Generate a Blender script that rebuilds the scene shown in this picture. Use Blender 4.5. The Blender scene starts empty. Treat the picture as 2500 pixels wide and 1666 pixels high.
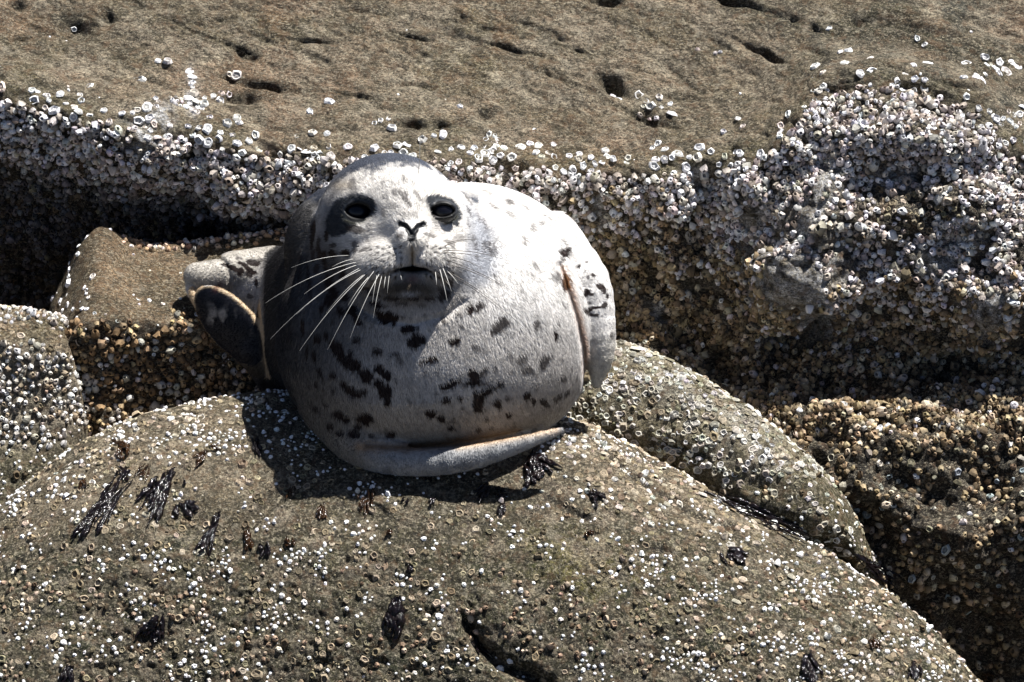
import bpy, math, time, numpy as np
T0 = time.time()
from mathutils import Vector, Matrix
from mathutils.bvhtree import BVHTree
rng = np.random.default_rng(7)
SC = bpy.context.scene
COL = SC.collection

# ------------------------------------------------------------------ camera, world, sun
PITCH = math.radians(30.0)
DIST = 9.0
S = 0.00065                      # metres per photograph pixel at the distance of the seal
F = np.array([0, math.cos(PITCH), -math.sin(PITCH)])
U = np.array([0, math.sin(PITCH), math.cos(PITCH)])
R = np.array([1.0, 0, 0])
CAMPOS = -F * DIST
cam = bpy.data.cameras.new('camera')
camo = bpy.data.objects.new('camera', cam)
COL.objects.link(camo)
camo.location = CAMPOS
camo.rotation_euler = (math.pi / 2 - PITCH, 0, 0)
cam.sensor_width = 36
cam.lens = 36 * DIST / (2500 * S)
cam.clip_start = 0.5
cam.clip_end = 500
SC.camera = camo

SUN = np.array([0.33, 0.28, 0.89]); SUN /= np.linalg.norm(SUN)
elev = math.asin(SUN[2]); azim = math.atan2(SUN[0], SUN[1])      # azimuth clockwise from +Y
world = bpy.data.worlds.new("World")
SC.world = world
world.use_nodes = True
wn = world.node_tree.nodes
sky = wn.new('ShaderNodeTexSky')
sky.sky_type = 'NISHITA'
sky.sun_disc = False
sky.sun_elevation = elev
sky.sun_rotation = azim
sky.air_density = 0.45
sky.dust_density = 0.6
wn['Background'].inputs['Strength'].default_value = 0.05
world.node_tree.links.new(sky.outputs[0], wn['Background'].inputs[0])
sl = bpy.data.lights.new('sun', 'SUN')
sl.energy = 5.0
sl.angle = math.radians(0.5)
sl.color = (1.0, 0.975, 0.94)
slo = bpy.data.objects.new('sun', sl)
COL.objects.link(slo)
slo.rotation_euler = Vector(SUN).to_track_quat('Z', 'Y').to_euler()
slo.location = (2, 1, 6)
SC.view_settings.view_transform = 'Standard'
SC.view_settings.look = 'None'
SC.view_settings.gamma = 1
SC.view_settings.use_curve_mapping = False
SC.view_settings.exposure = 1.12

# ------------------------------------------------------------------ helpers
def at(x, y, d):
    """photo pixel + distance towards the camera (in pixel units) -> a world point"""
    w = np.asarray(d, float) * S
    k = (DIST - w) / DIST
    v = (np.asarray(x, float) - 1250) * S * k
    u = (833 - np.asarray(y, float)) * S * k
    return v[..., None] * R + u[..., None] * U - w[..., None] * F

def proj(P):
    q = P - CAMPOS
    z = q @ F
    return 1250 + (q @ R) / z * DIST / S, 833 - (q @ U) / z * DIST / S

_perm = np.random.default_rng(3).permutation(256).astype(np.int32)
_perm = np.concatenate([_perm, _perm, _perm])
_g = np.random.default_rng(4).normal(size=(256, 3)); _g /= np.linalg.norm(_g, axis=1)[:, None]
_gx, _gy, _gz = [np.ascontiguousarray(_g[:, i], np.float32) for i in range(3)]
def noise(P):
    X, Y, Z = P[:, 0], P[:, 1], P[:, 2]
    fx, fy, fz = np.floor(X), np.floor(Y), np.floor(Z)
    x, y, z = (X - fx).astype(np.float32), (Y - fy).astype(np.float32), (Z - fz).astype(np.float32)
    i, j, k = fx.astype(np.int32) & 255, fy.astype(np.int32) & 255, fz.astype(np.int32) & 255
    u, v, w = [t * t * t * (t * (t * 6 - 15) + 10) for t in (x, y, z)]
    def corner(hb, c, dx, dy):
        h = _perm[hb + c]
        return _gx[h] * dx + _gy[h] * dy + _gz[h] * (z - c)
    r = []
    for a in (0, 1):
        pa = _perm[i + a] + j
        for b in (0, 1):
            hb = _perm[pa + b] + k; dx = x - a; dy = y - b
            n0 = corner(hb, 0, dx, dy); n1 = corner(hb, 1, dx, dy)
            r.append(n0 + w * (n1 - n0))
    a0 = r[0] + v * (r[1] - r[0]); a1 = r[2] + v * (r[3] - r[2])
    return ((a0 + u * (a1 - a0)) * 1.6).astype(np.float64)
def fbm(P, wl, octs=4, off=0.0, gain=0.5):
    s, a, t = 0, 1.0, 0
    for i in range(octs):
        s = s + a * noise(P / S / (wl * 0.5 ** i) + off + 17.3 * i); t += a; a *= gain
    return s / t
def sm(a, b, x):
    t = np.clip((x - a) / (b - a), 0, 1)
    return t * t * (3 - 2 * t)
def lin(r, g, b):
    c = np.array([r, g, b]) / 255.0
    return np.where(c < .04045, c / 12.92, ((c + .055) / 1.055) ** 2.4)
def mixc(A, B, t):
    return A * (1 - t[:, None]) + B * t[:, None]

def make_mesh(name, V, faces, col=None, smooth=True):
    """faces: (n,3) or (n,4) array, or a list of such arrays"""
    if not isinstance(faces, (list, tuple)): faces = [faces]
    me = bpy.data.meshes.new(name)
    loops = np.concatenate([f.reshape(-1) for f in faces]).astype(np.int32)
    tot = np.concatenate([np.full(len(f), f.shape[1]) for f in faces]).astype(np.int32)
    start = np.concatenate([[0], np.cumsum(tot)[:-1]]).astype(np.int32)
    me.vertices.add(len(V)); me.vertices.foreach_set('co', np.ascontiguousarray(V, np.float32).ravel())
    me.loops.add(len(loops)); me.loops.foreach_set('vertex_index', loops)
    me.polygons.add(len(tot)); me.polygons.foreach_set('loop_start', start)
    try: me.polygons.foreach_set('loop_total', tot)
    except Exception: pass
    me.update(calc_edges=True)
    me.polygons.foreach_set('use_smooth', np.full(len(tot), bool(smooth)))
    if col is not None:
        a = me.attributes.new('pig', 'FLOAT_COLOR', 'POINT')
        c = np.ones((len(V), 4), np.float32); c[:, :3] = col
        a.data.foreach_set('color', c.ravel())
    return me

def link(name, me, mat=None, parent=None, loc=None, kind=None, label=None, cat=None, group=None):
    o = bpy.data.objects.new(name, me)
    COL.objects.link(o)
    if mat is not None and me is not None and not me.materials: me.materials.append(mat)
    if loc is not None: o.location = loc
    if parent is not None: o.parent = parent
    for k, v in (('kind', kind), ('label', label), ('category', cat), ('group', group)):
        if v: o[k] = v
    return o

# ------------------------------------------------------------------ materials
class NT:
    def __init__(s, name):
        s.m = bpy.data.materials.new(name); s.m.use_nodes = True
        s.t = s.m.node_tree; s.n = s.t.nodes; s.b = s.n['Principled BSDF']
        s.co = s.n.new('ShaderNodeTexCoord').outputs['Object']
    def l(s, a, b): s.t.links.new(a, b)
    def setin(s, sock, v):
        if isinstance(v, bpy.types.NodeSocket): s.l(v, sock)
        else: sock.default_value = v
    def noise(s, scale, detail=4, rough=.6, co=None, stretch=None, dist=0):
        n = s.n.new('ShaderNodeTexNoise')
        n.inputs['Scale'].default_value = scale; n.inputs['Detail'].default_value = detail
        n.inputs['Roughness'].default_value = rough; n.inputs['Distortion'].default_value = dist
        c = co or s.co
        if stretch:
            mp = s.n.new('ShaderNodeMapping'); mp.inputs['Rotation'].default_value = stretch[1]
            mp.inputs['Scale'].default_value = stretch[0]; s.l(c, mp.inputs[0]); c = mp.outputs[0]
        s.l(c, n.inputs['Vector']); return n.outputs['Fac']
    def voro(s, scale, feat='F1', co=None):
        n = s.n.new('ShaderNodeTexVoronoi'); n.feature = feat
        n.inputs['Scale'].default_value = scale; s.l(co or s.co, n.inputs['Vector'])
        return n.outputs['Distance']
    def rng(s, v, a, b, c, d):
        n = s.n.new('ShaderNodeMapRange'); s.l(v, n.inputs[0])
        for i, q in enumerate((a, b, c, d)): n.inputs[i + 1].default_value = q
        return n.outputs[0]
    def math(s, op, a, b=0.0):
        n = s.n.new('ShaderNodeMath'); n.operation = op; s.setin(n.inputs[0], a); s.setin(n.inputs[1], b); return n.outputs[0]
    def mix(s, f, a, b, mode='MIX'):
        n = s.n.new('ShaderNodeMix'); n.data_type = 'RGBA'; n.blend_type = mode
        s.setin(n.inputs[0], f)
        for i, q in ((6, a), (7, b)):
            s.setin(n.inputs[i], q if isinstance(q, bpy.types.NodeSocket) else (*q, 1))
        return n.outputs[2]
    def vmul(s, col, f):
        n = s.n.new('ShaderNodeVectorMath'); n.operation = 'SCALE'; s.l(col, n.inputs[0]); s.setin(n.inputs['Scale'], f); return n.outputs[0]
    def attr(s, name='pig'):
        n = s.n.new('ShaderNodeAttribute'); n.attribute_name = name; return n.outputs['Color']
    def bump(s, h, strength, dist, prev=None):
        n = s.n.new('ShaderNodeBump'); n.inputs['Strength'].default_value = strength; n.inputs['Distance'].default_value = dist
        s.l(h, n.inputs['Height'])
        if prev is not None: s.l(prev, n.inputs['Normal'])
        return n.outputs[0]
    def out(s, col, rough, spec=.3, normal=None):
        s.setin(s.b.inputs['Base Color'], col if isinstance(col, bpy.types.NodeSocket) else (*col, 1))
        s.setin(s.b.inputs['Roughness'], rough); s.b.inputs['Specular IOR Level'].default_value = spec
        if normal is not None: s.l(normal, s.b.inputs['Normal'])
        return s.m

def rock_material(name, grain=1.0, streak=True):
    t = NT(name)
    pig = t.attr()
    n1 = t.noise(28, 5, .65, dist=.4)
    st = ((1, 1.4, 1.5), (0, -.38, 0))
    n2 = t.noise(130, 5, .75, stretch=st if streak else None)
    n3 = t.noise(480, 4, .8)
    n4 = t.noise(190, 5, .8, stretch=st if streak else None)
    k = t.math('MULTIPLY', t.rng(n1, .38, .62, .66, 1.3), t.rng(n2, .42, .58, .62, 1.38))
    k = t.math('MULTIPLY', k, t.rng(n3, .42, .58, .52, 1.5))
    c = t.vmul(pig, k)
    c = t.mix(t.rng(n4, .52, .56, 0, .62), c, tuple(lin(198, 186, 160)))
    c = t.mix(t.rng(t.noise(230, 5, .8, stretch=st if streak else None), .43, .47, .85, 0), c, tuple(lin(26, 22, 16)))
    c = t.mix(t.rng(t.noise(55, 5, .7), .53, .62, 0, .5), c, tuple(lin(112, 86, 62)))
    c = t.mix(t.rng(t.noise(42, 6, .75, stretch=st if streak else None, dist=.6), .40, .47, .62, 0), c, tuple(lin(62, 56, 40)))
    c = t.mix(t.rng(t.noise(33, 6, .75), .56, .64, 0, .35), c, tuple(lin(176, 166, 146)))
    bp = t.bump(n2, 1.0, .012)
    bp = t.bump(n3, 1.0, .0035, bp)
    bp = t.bump(t.noise(80, 6, .7, stretch=st if streak else None), .8, .012, bp)
    return t.out(c, t.rng(n2, .3, .7, .55, .85), .3, bp)

M_LEDGE = rock_material('weathered_sandstone')
M_BOULDER = rock_material('crusted_boulder_rock', streak=False)
def shell_material():
    t = NT('barnacle_shell')
    n1 = t.noise(900, 3, .6); n2 = t.noise(140, 3, .6)
    k = t.math('MULTIPLY', t.rng(n1, .35, .65, .7, 1.18), t.rng(n2, .3, .7, .72, 1.15))
    return t.out(t.vmul(t.attr(), k), .7, .3, t.bump(n1, .6, .0012))
M_SHELL = shell_material()

# ------------------------------------------------------------------ lofted rock sheets
def loft(rows, x0, x1, step, smoothx=35):
    X = np.arange(x0, x1 + .1, step)
    Xf = np.arange(x0 - 400, x1 + 400, 5.0)
    kw = int(3 * smoothx / 5); kern = np.exp(-.5 * (np.arange(-kw, kw + 1) * 5.0 / smoothx) ** 2); kern /= kern.sum()
    P = []
    for r in rows:
        r = np.array(r, float)
        yy = np.interp(Xf, r[:, 0], r[:, 1]); dd = np.interp(Xf, r[:, 0], r[:, 2])
        pad = len(kern) // 2
        yy = np.convolve(np.pad(yy, pad, 'edge'), kern, 'valid'); dd = np.convolve(np.pad(dd, pad, 'edge'), kern, 'valid')
        P.append(at(X, np.interp(X, Xf, yy), np.interp(X, Xf, dd)))
    P = np.array(P)                                     # rows, cols, 3
    Q = np.concatenate([[2 * P[0] - P[1]], P, [2 * P[-1] - P[-2]]])
    out = []
    for i in range(1, len(Q) - 2):
        p0, p1, p2, p3 = Q[i - 1], Q[i], Q[i + 1], Q[i + 2]
        L = np.linalg.norm(p2 - p1, axis=1).mean() / S
        n = max(2, int(round(L / step)))
        for k in range(n):
            t = k / n
            out.append(.5 * (2 * p1 + (p2 - p0) * t + (2 * p0 - 5 * p1 + 4 * p2 - p3) * t * t + (3 * p1 - p0 - 3 * p2 + p3) * t ** 3))
    out.append(Q[-2])
    G = np.array(out)
    for _ in range(2):
        G[1:-1] = .25 * G[:-2] + .5 * G[1:-1] + .25 * G[2:]
    return G

def grid_normals(G):
    du = np.gradient(G, axis=0); dv = np.gradient(G, axis=1)
    N = np.cross(du, dv)
    N /= np.linalg.norm(N, axis=2)[..., None] + 1e-12
    # face the camera side
    if (N.reshape(-1, 3) @ -F).mean() < 0: N = -N
    return N

def displace(G, dfun):
    N = grid_normals(G); sh = G.shape
    P = G.reshape(-1, 3); x, y = proj(P)
    return (P + N.reshape(-1, 3) * (dfun(P, x, y, N.reshape(-1, 3)) * S)[:, None]).reshape(sh)

def seg_dist(x, y, a, b):
    ax, ay = a; bx, by = b
    t = np.clip(((x - ax) * (bx - ax) + (y - ay) * (by - ay)) / ((bx - ax) ** 2 + (by - ay) ** 2 + 1e-9), 0, 1)
    return np.hypot(x - ax - t * (bx - ax), y - ay - t * (by - ay)), t
def polydist(x, y, pts):
    d = None
    for a, b in zip(pts[:-1], pts[1:]):
        q, _ = seg_dist(x, y, a, b)
        d = q if d is None else np.minimum(d, q)
    return d
def blob(x, y, cx, cy, rx, ry, ang=0):
    c, s = math.cos(math.radians(ang)), math.sin(math.radians(ang))
    u = (x - cx) * c + (y - cy) * s; v = -(x - cx) * s + (y - cy) * c
    return np.exp(-((u / rx) ** 2 + (v / ry) ** 2) * 1.2)

class Rock: pass
ROCKS = []
def build_rock(name, rows, x0, x1, step, dfun, cfun, mat, label, smoothx=35):
    G = loft(rows, x0, x1, step, smoothx)
    G = displace(G, dfun)
    N = grid_normals(G)
    nr, nc = G.shape[:2]
    V = G.reshape(-1, 3); NN = N.reshape(-1, 3)
    idx = np.arange(nr * nc).reshape(nr, nc)
    q = np.stack([idx[:-1, :-1], idx[1:, :-1], idx[1:, 1:], idx[:-1, 1:]], -1).reshape(-1, 4)
    if np.dot(np.cross(V[q[0, 1]] - V[q[0, 0]], V[q[0, 2]] - V[q[0, 0]]), NN[q[0, 0]]) < 0: q = q[:, ::-1]
    # hidden thickness: a skirt that closes the rock downwards and behind
    rim = np.concatenate([idx[0, :], idx[1:, -1], idx[-1, -2::-1], idx[-2:0:-1, 0]])
    cen = V.mean(0) + F * .25 + np.array([0, 0, -.35])
    back = V[rim] * .35 + cen * .65
    b0 = len(V); V2 = np.concatenate([V, back, [cen]])
    m = len(rim); k = np.arange(m); kn = (k + 1) % m
    sk = np.stack([rim[k], rim[kn], b0 + kn, b0 + k], -1)
    cap = np.stack([b0 + k, b0 + kn, np.full(m, b0 + m)], -1)
    x, y = proj(V)
    col = cfun(V, x, y, NN)
    col2 = np.concatenate([col, np.tile(col.mean(0), (m + 1, 1))])
    base = np.array([V[:, 0].mean(), V[:, 1].mean(), V[:, 2].min()])
    me = make_mesh(name, V2 - base, [q, sk, cap], col2)
    o = link(name, me, mat, loc=base, label=label, cat='rock')
    r = Rock(); r.V, r.N, r.x, r.y, r.q, r.o, r.base, r.col = V, NN, x, y, q, o, base, col
    ROCKS.append(r)
    return r

def curve(pts):
    p = np.array(pts, float)
    return lambda x: np.interp(x, p[:, 0], p[:, 1])

# ---- the upper ledge
EDGE = curve([(-700, 200), (0, 245), (150, 285), (300, 318), (450, 335), (600, 385), (800, 392), (1000, 395), (1200, 405), (1400, 425), (1600, 425), (1750, 415), (1880, 380),
              (1970, 270), (2040, 228), (2150, 225), (2300, 245), (2400, 280), (2460, 370), (2560, 400), (3200, 420)])
XS = [-700, -300, 0, 150, 300, 450, 600, 800, 1000, 1200, 1400, 1500, 1600, 1700, 1800, 1900, 2000, 2100, 2200, 2300, 2400, 2500, 2700, 3200]
def row(yf, dpts):
    df = curve(dpts)
    return [(x, float(yf(x)), float(df(x))) for x in XS]
E = EDGE
ledge_rows = [
    row(lambda x: -1100, [(0, -1850)]),
    row(lambda x: -500, [(0, -1150)]),
    row(lambda x: -100, [(0, -760), (2500, -740)]),
    row(lambda x: .5 * E(x) - 20, [(0, -560), (1500, -530), (2500, -520)]),
    row(lambda x: E(x) - 70, [(0, -430), (600, -400), (1500, -370), (2000, -330), (2500, -330)]),
    row(lambda x: E(x) - 15, [(0, -385), (600, -350), (1500, -325), (2000, -290), (2500, -290)]),
    row(lambda x: E(x) + 35, [(0, -385), (600, -345), (1500, -320), (1900, -270), (2100, -245), (2300, -245), (2500, -265)]),
    row(lambda x: E(x) + 100, [(0, -440), (600, -375), (1500, -350), (1900, -270), (2100, -225), (2300, -225), (2500, -260)]),
    row(lambda x: E(x) + 165, [(0, -600), (600, -540), (1000, -500), (1200, -460), (1500, -420), (1750, -380), (1900, -285), (2100, -232), (2300, -232), (2500, -255)]),
    row(curve([(-700, 520), (0, 540), (600, 590), (1200, 650), (1600, 660), (2000, 600), (2500, 620)]), [(-700, -700), (300, -720), (600, -680), (900, -640), (1400, -530), (1500, -480), (1700, -410), (1900, -290), (2000, -240), (2300, -232), (2500, -255)]),
    row(curve([(-700, 720), (600, 720), (1400, 760), (1600, 770), (1800, 770), (2000, 730), (2250, 740), (2500, 770)]), [(-700, -820), (600, -760), (1200, -660), (1400, -560), (1550, -440), (1700, -470), (1800, -380), (1900, -280), (2000, -245), (2150, -260), (2300, -265), (2400, -290), (2500, -270)]),
    row(curve([(-700, 950), (900, 950), (1400, 850), (1600, 860), (1800, 870), (2000, 850), (2250, 860), (2500, 860)]), [(-700, -720), (900, -660), (1300, -480), (1400, -440), (1600, -390), (1750, -410), (1900, -420), (2000, -430), (2200, -430), (2400, -430), (2500, -420)]),
    row(curve([(-700, 1150), (900, 1080), (1400, 930), (1600, 940), (1800, 970), (2000, 980), (2500, 970)]), [(-700, -720), (900, -600), (1400, -330), (1700, -300), (2000, -300), (2500, -320)]),
    row(curve([(-700, 1400), (900, 1300), (1400, 1120), (1800, 1120), (2100, 1130), (2500, 1120)]), [(-700, -700), (900, -520), (1400, -280), (1800, -200), (2100, -185), (2500, -215)]),
    row(curve([(-700, 1600), (900, 1500), (1400, 1280), (1800, 1270), (2100, 1300), (2500, 1290)]), [(-700, -700), (900, -520), (1400, -300), (1800, -190), (2100, -165), (2500, -180)]),
    row(curve([(-700, 1800), (900, 1700), (1400, 1420), (1800, 1400), (2500, 1440)]), [(-700, -750), (900, -600), (1400, -380), (1800, -260), (2100, -230), (2500, -270)]),
    row(curve([(-700, 2000), (900, 1900), (1400, 1620), (2500, 1640)]), [(-700, -800), (900, -700), (1400, -480), (1800, -400), (2500, -420)]),
    row(curve([(-700, 2300), (2500, 2100)]), [(-700, -900), (2500, -500)]),
]
PITS = [  # x, y, rx, ry, angle, depth
    (178, 66, 62, 34, 15, 26), (1495, 212, 44, 17, 28, 26), (1182, 276, 20, 11, 0, 22), (45, 20, 30, 10, 0, 16), (265, 48, 16, 14, -60, 16),
    (605, 132, 26, 12, 20, 16), (560, 190, 34, 12, 12, 20), (650, 212, 62, 8, 8, 18), (590, 240, 44, 12, 0, 20), (540, 50, 18, 8, 0, 14), (585, 120, 20, 9, 0, 12),
    (1475, 2, 36, 10, 0, 22), (1780, 8, 40, 9, 15, 18), (1880, 135, 46, 8, 24, 14), (1005, 305, 40, 9, 5, 22), (1085, 310, 26, 8, -10, 20), (1590, 290, 60, 14, 18, 18),
    (2080, 225, 60, 16, 5, 16), (2280, 240, 80, 14, 20, 16), (70, 90, 40, 8, -8, 12), (320, 300, 60, 10, 10, 10), (1650, 240, 30, 7, 10, 8), (2000, 130, 36, 8, 20, 10), (850, 230, 60, 5, 10, 7), (1250, 120, 90, 5, 14, 6), (1010, 90, 60, 4, 10, 6), (760, 100, 50, 4, 8, 6)]
CR1 = [(1640, -20), (1860, 28), (2010, 82), (2150, 100), (2290, 122), (2420, 190), (2530, 240)]
CR2 = [(2080, 55), (2200, 68), (2330, 112), (2440, 160)]
CRL = [[(-40, 170), (40, 215), (110, 258), (150, 280)], [(680, 214), (790, 226), (880, 262), (960, 268)], [(1180, 70), (1290, 92), (1420, 130)], [(380, 40), (500, 92), (585, 118)], [(1330, 175), (1480, 250), (1600, 300)], [(1740, 100), (1830, 150), (1960, 190), (2080, 205)],
       [(860, 20), (1000, 44), (1130, 60)], [(250, 130), (360, 190), (430, 215)], [(1120, 180), (1210, 196), (1330, 240)], [(2140, 150), (2260, 190), (2420, 236)], [(1420, 20), (1530, 60), (1620, 110)], [(700, 110), (800, 150)], [(980, 205), (1080, 222)], [(0, 95), (90, 112)], [(1600, 150), (1700, 215)], [(620, 300), (740, 322), (850, 318)]]
def ledge_disp(P, x, y, N):
    nzz = fbm(P, 60, 3, 51.); nzb = fbm(P, 130, 2, 57.)
    t = y - EDGE(x)
    top = 1 - sm(-40, 30, t)
    face = 1 - top
    big = fbm(P, 320, 3, 5.1)
    d = big * (16 * top + 46 * face)
    d += fbm(P, 130, 3, 9.7) * (6 * top + 52 * face)
    d += fbm(P, 46, 3, 2.2) * (3.2 * top + 25 * face)
    Pr = P.copy(); Pr[:, 2] = P[:, 2] + .38 * P[:, 0]; Pr[:, 0] = P[:, 0] - .38 * P[:, 2]
    d += fbm(Pr * np.array([.6, 1, 1.5]), 24, 3, 1.1) * 5.5 * top
    d += -np.clip(fbm(Pr * np.array([.5, 1, 1.7]), 34, 3, 61.) - .2, 0, 1) * 14 * top
    d += np.abs(fbm(Pr * np.array([.5, 1, 1.4]), 90, 3, 71.)) * 18 * top
    st = P.copy(); st[:, 2] += .25 * st[:, 0]; st = st * np.array([.22, .6, 2.2])
    l = fbm(st, 60, 2, 31.0); d += -np.clip(l - .26, 0, 1) * 24 * top
    for a in PITS: d -= a[5] * (1.9 if a[2] > 40 else 1.3) * np.clip(blob(x + 16 * nzz, y + 8 * nzb, *a[:5]), 0, .9) * top
    for c in CRL: d -= 7 * sm(-.25, .2, nzb) * np.exp(-(polydist(x, y + 14 * nzz, c) / 4.6) ** 2)
    q = polydist(x, y, CR1); d -= 6 * np.exp(-(q / 7) ** 2)
    q2 = polydist(x, y, CR2); d -= 20 * np.exp(-(q2 / 14) ** 2)
    # the rock layer above the crack at the right stands a little higher
    up = sm(-15, 25, np.interp(x, [a for a, b in CR1], [b for a, b in CR1]) - y) * sm(1640, 1900, x)
    d += up * 11
    # right face: knobs and hollows
    rgt = sm(1480, 1650, x) * face
    for cx, cy, rx, ry, an, h in [(2225, 330, 150, 45, 10, 26), (2130, 450, 120, 40, 10, -30), (1985, 560, 55, 190, 20, 40), (1840, 470, 70, 60, 0, 22), (1720, 470, 45, 150, 5, -46), (1640, 610, 50, 60, 0, 20), (1560, 480, 60, 100, 10, -40),
                                  (2280, 520, 130, 90, 0, 30), (1930, 670, 110, 70, 10, 34), (1960, 830, 90, 30, -25, -60), (2160, 770, 120, 60, 0, -50), (2400, 760, 60, 60, 0, 30), (1500, 760, 90, 40, 35, 34), (1560, 690, 60, 40, 20, -40),
                                  (1750, 870, 160, 38, 30, -52), (2050, 930, 150, 38, 12, -46), (2330, 900, 130, 34, -10, -50), (1960, 1010, 200, 38, 20, 30), (2300, 1040, 140, 60, 0, 22), (2200, 1180, 90, 50, 40, -34), (2420, 1180, 50, 80, 0, -34), (2350, 1300, 90, 50, 20, 28), (2080, 1290, 120, 60, 25, -70)]:
        d += h * 1.35 * rgt * blob(x, y, cx, cy, rx, ry, an)
    return d
def ledge_col(P, x, y, N):
    t = y - EDGE(x)
    a = lin(133, 117, 96); b = lin(102, 89, 68); c = lin(152, 141, 123)
    n = sm(-.35, .35, fbm(P, 260, 4, 3.3)); n2 = sm(-.3, .4, fbm(P * np.array([.5, 1, 1.5]), 110, 4, 8.8))
    C = mixc(np.tile(a, (len(P), 1)), b, n * .75); C = mixc(C, c, n2 * .45)
    # grey lichen to the upper right
    g = sm(1750, 2200, x + .6 * (200 - y)) * sm(-.25, .25, fbm(P, 90, 4, 6.6)) * (t < 0)
    C = mixc(C, lin(66, 69, 62), np.clip(g, 0, 1) * .85)
    ol = sm(.05, .35, fbm(P * np.array([.6, 1, 1.4]), 200, 4, 83.)); C = mixc(C, lin(82, 76, 50), ol * .7 * (t < 0))
    for c_ in CRL: C = mixc(C, lin(60, 54, 36), .45 * np.exp(-(polydist(x, y, c_) / 9.) ** 2))
    Pq = P.copy(); Pq[:, 2] = P[:, 2] + .4 * P[:, 0]; Pq = Pq * np.array([.6, 1, 1.5])
    q1 = fbm(Pq, 170, 5, 93., .62); q2 = fbm(Pq, 70, 4, 97., .65); q3 = fbm(Pq, 30, 3, 99., .7)
    C = mixc(C, lin(84, 76, 54), .6 * sm(.08, .22, q1)); C = mixc(C, lin(172, 160, 138), .55 * sm(.12, .26, q2 - .3 * q1)); C = mixc(C, lin(66, 60, 46), .55 * sm(.16, .3, q3 + .3 * q1))
    C = mixc(C, lin(140, 104, 76), .35 * sm(.1, .3, fbm(P, 240, 4, 103.)))
    near = sm(-75, -20, t)
    C = mixc(C, lin(90, 84, 54), near * .6 * sm(-.3, .2, fbm(P, 70, 3, 12.)))
    alg = np.zeros(len(P))
    for q in PITS: alg = np.maximum(alg, np.clip(blob(x, y, q[0], q[1], q[2] * 1.15, q[3] * 1.3, q[4]), 0, 1) * .95)
    alg = np.maximum(alg, 1.1 * np.exp(-(polydist(x, y - 10, CR2) / 34) ** 2)); alg = np.maximum(alg, .8 * np.exp(-(polydist(x, y, CR1) / 11) ** 2))
    C = mixc(C, lin(40, 38, 20), np.clip(alg * (1 + .8 * fbm(P, 40, 3, 1.9)), 0, 1))
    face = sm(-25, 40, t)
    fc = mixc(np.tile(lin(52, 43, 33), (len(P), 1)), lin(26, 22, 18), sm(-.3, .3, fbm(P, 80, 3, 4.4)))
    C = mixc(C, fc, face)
    # crusted pale calcareous patches without standing shells
    pale = np.zeros(len(P))
    for cx, cy, rx, ry, an in [(1985, 500, 40, 140, 22), (1935, 690, 150, 120, 10), (2000, 770, 60, 50, 30), (2410, 760, 60, 70, 0), (1610, 770, 45, 22, 40), (1460, 520, 18, 60, 0), (1840, 530, 60, 60, 0), (2300, 640, 60, 40, 0), (1700, 450, 36, 40, 0), (2200, 430, 60, 30, 0), (360, 340, 60, 40, 30), (470, 230, 14, 55, 0), (395, 285, 30, 34, 40), (2350, 580, 60, 40, 0)]:
        pale = np.maximum(pale, blob(x, y, cx, cy, rx, ry, an))
    pale = np.clip(pale * 1.5 * sm(-.35, .15, fbm(P, 34, 4, 7.7)), 0, 1)
    C = mixc(C, lin(204, 203, 202), pale * .9)
    return C
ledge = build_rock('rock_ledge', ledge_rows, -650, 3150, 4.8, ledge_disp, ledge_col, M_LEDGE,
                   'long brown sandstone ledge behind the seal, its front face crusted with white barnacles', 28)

# ---- the big boulder the seal lies on
CREST = curve([(-700, 1560), (-200, 1370), (0, 1240), (100, 1160), (200, 1078), (350, 1008), (500, 974), (650, 957), (900, 958), (1150, 975), (1400, 1025), (1550, 1095), (1700, 1180), (1850, 1262),
               (2000, 1335), (2150, 1425), (2300, 1545), (2400, 1665), (2500, 1830), (2900, 2500)])
CD = curve([(-700, 100), (0, 40), (200, -10), (650, -55), (1150, -45), (1500, 0), (1800, 60), (2100, 110), (2400, 150), (2900, 100)])
BX = [-700, -300, 0, 100, 200, 350, 500, 650, 900, 1150, 1400, 1550, 1700, 1850, 2000, 2150, 2300, 2400, 2500, 2900]
boulder_rows = [[(x, float(CREST(x)) + a, float(CD(x)) + b) for x in BX] for a, b in
                [(420, -420), (180, -290), (40, -130), (0, 0), (38, 92), (92, 172), (172, 262), (290, 362), (440, 440), (640, 500), (900, 525), (1400, 480)]]
CRK = [[(1140, 1515), (1165, 1570), (1220, 1620), (1290, 1650), (1330, 1670)], [(1470, 1090), (1500, 1130), (1580, 1190), (1680, 1250), (1790, 1290)], [(1340, 1215), (1440, 1270)], [(1560, 1330), (1640, 1350)]]
def boulder_disp(P, x, y, N):
    d = fbm(P, 420, 2, 3.9) * 16 + fbm(P, 130, 3, 6.1) * 7 + fbm(P, 44, 3, 1.4) * (3.6 + 5 * sm(1250, 1450, y))
    d += fbm(P, 15, 2, 8.2) * (1.2 + 2.6 * sm(1150, 1500, y)) - np.clip(fbm(P, 28, 3, 18.) - .15, 0, 1) * 22 * sm(1200, 1450, y)
    d += np.abs(fbm(P, 110, 3, 28.)) * 9
    d -= np.exp(-(polydist(x, y, CRK[0]) / 17) ** 2) * 44
    for c in CRK[1:]: d -= np.exp(-(polydist(x, y, c) / 9) ** 2) * 10
    d += blob(x, y, 1260, 1530, 90, 50, 35) * 14
    return d
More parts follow.
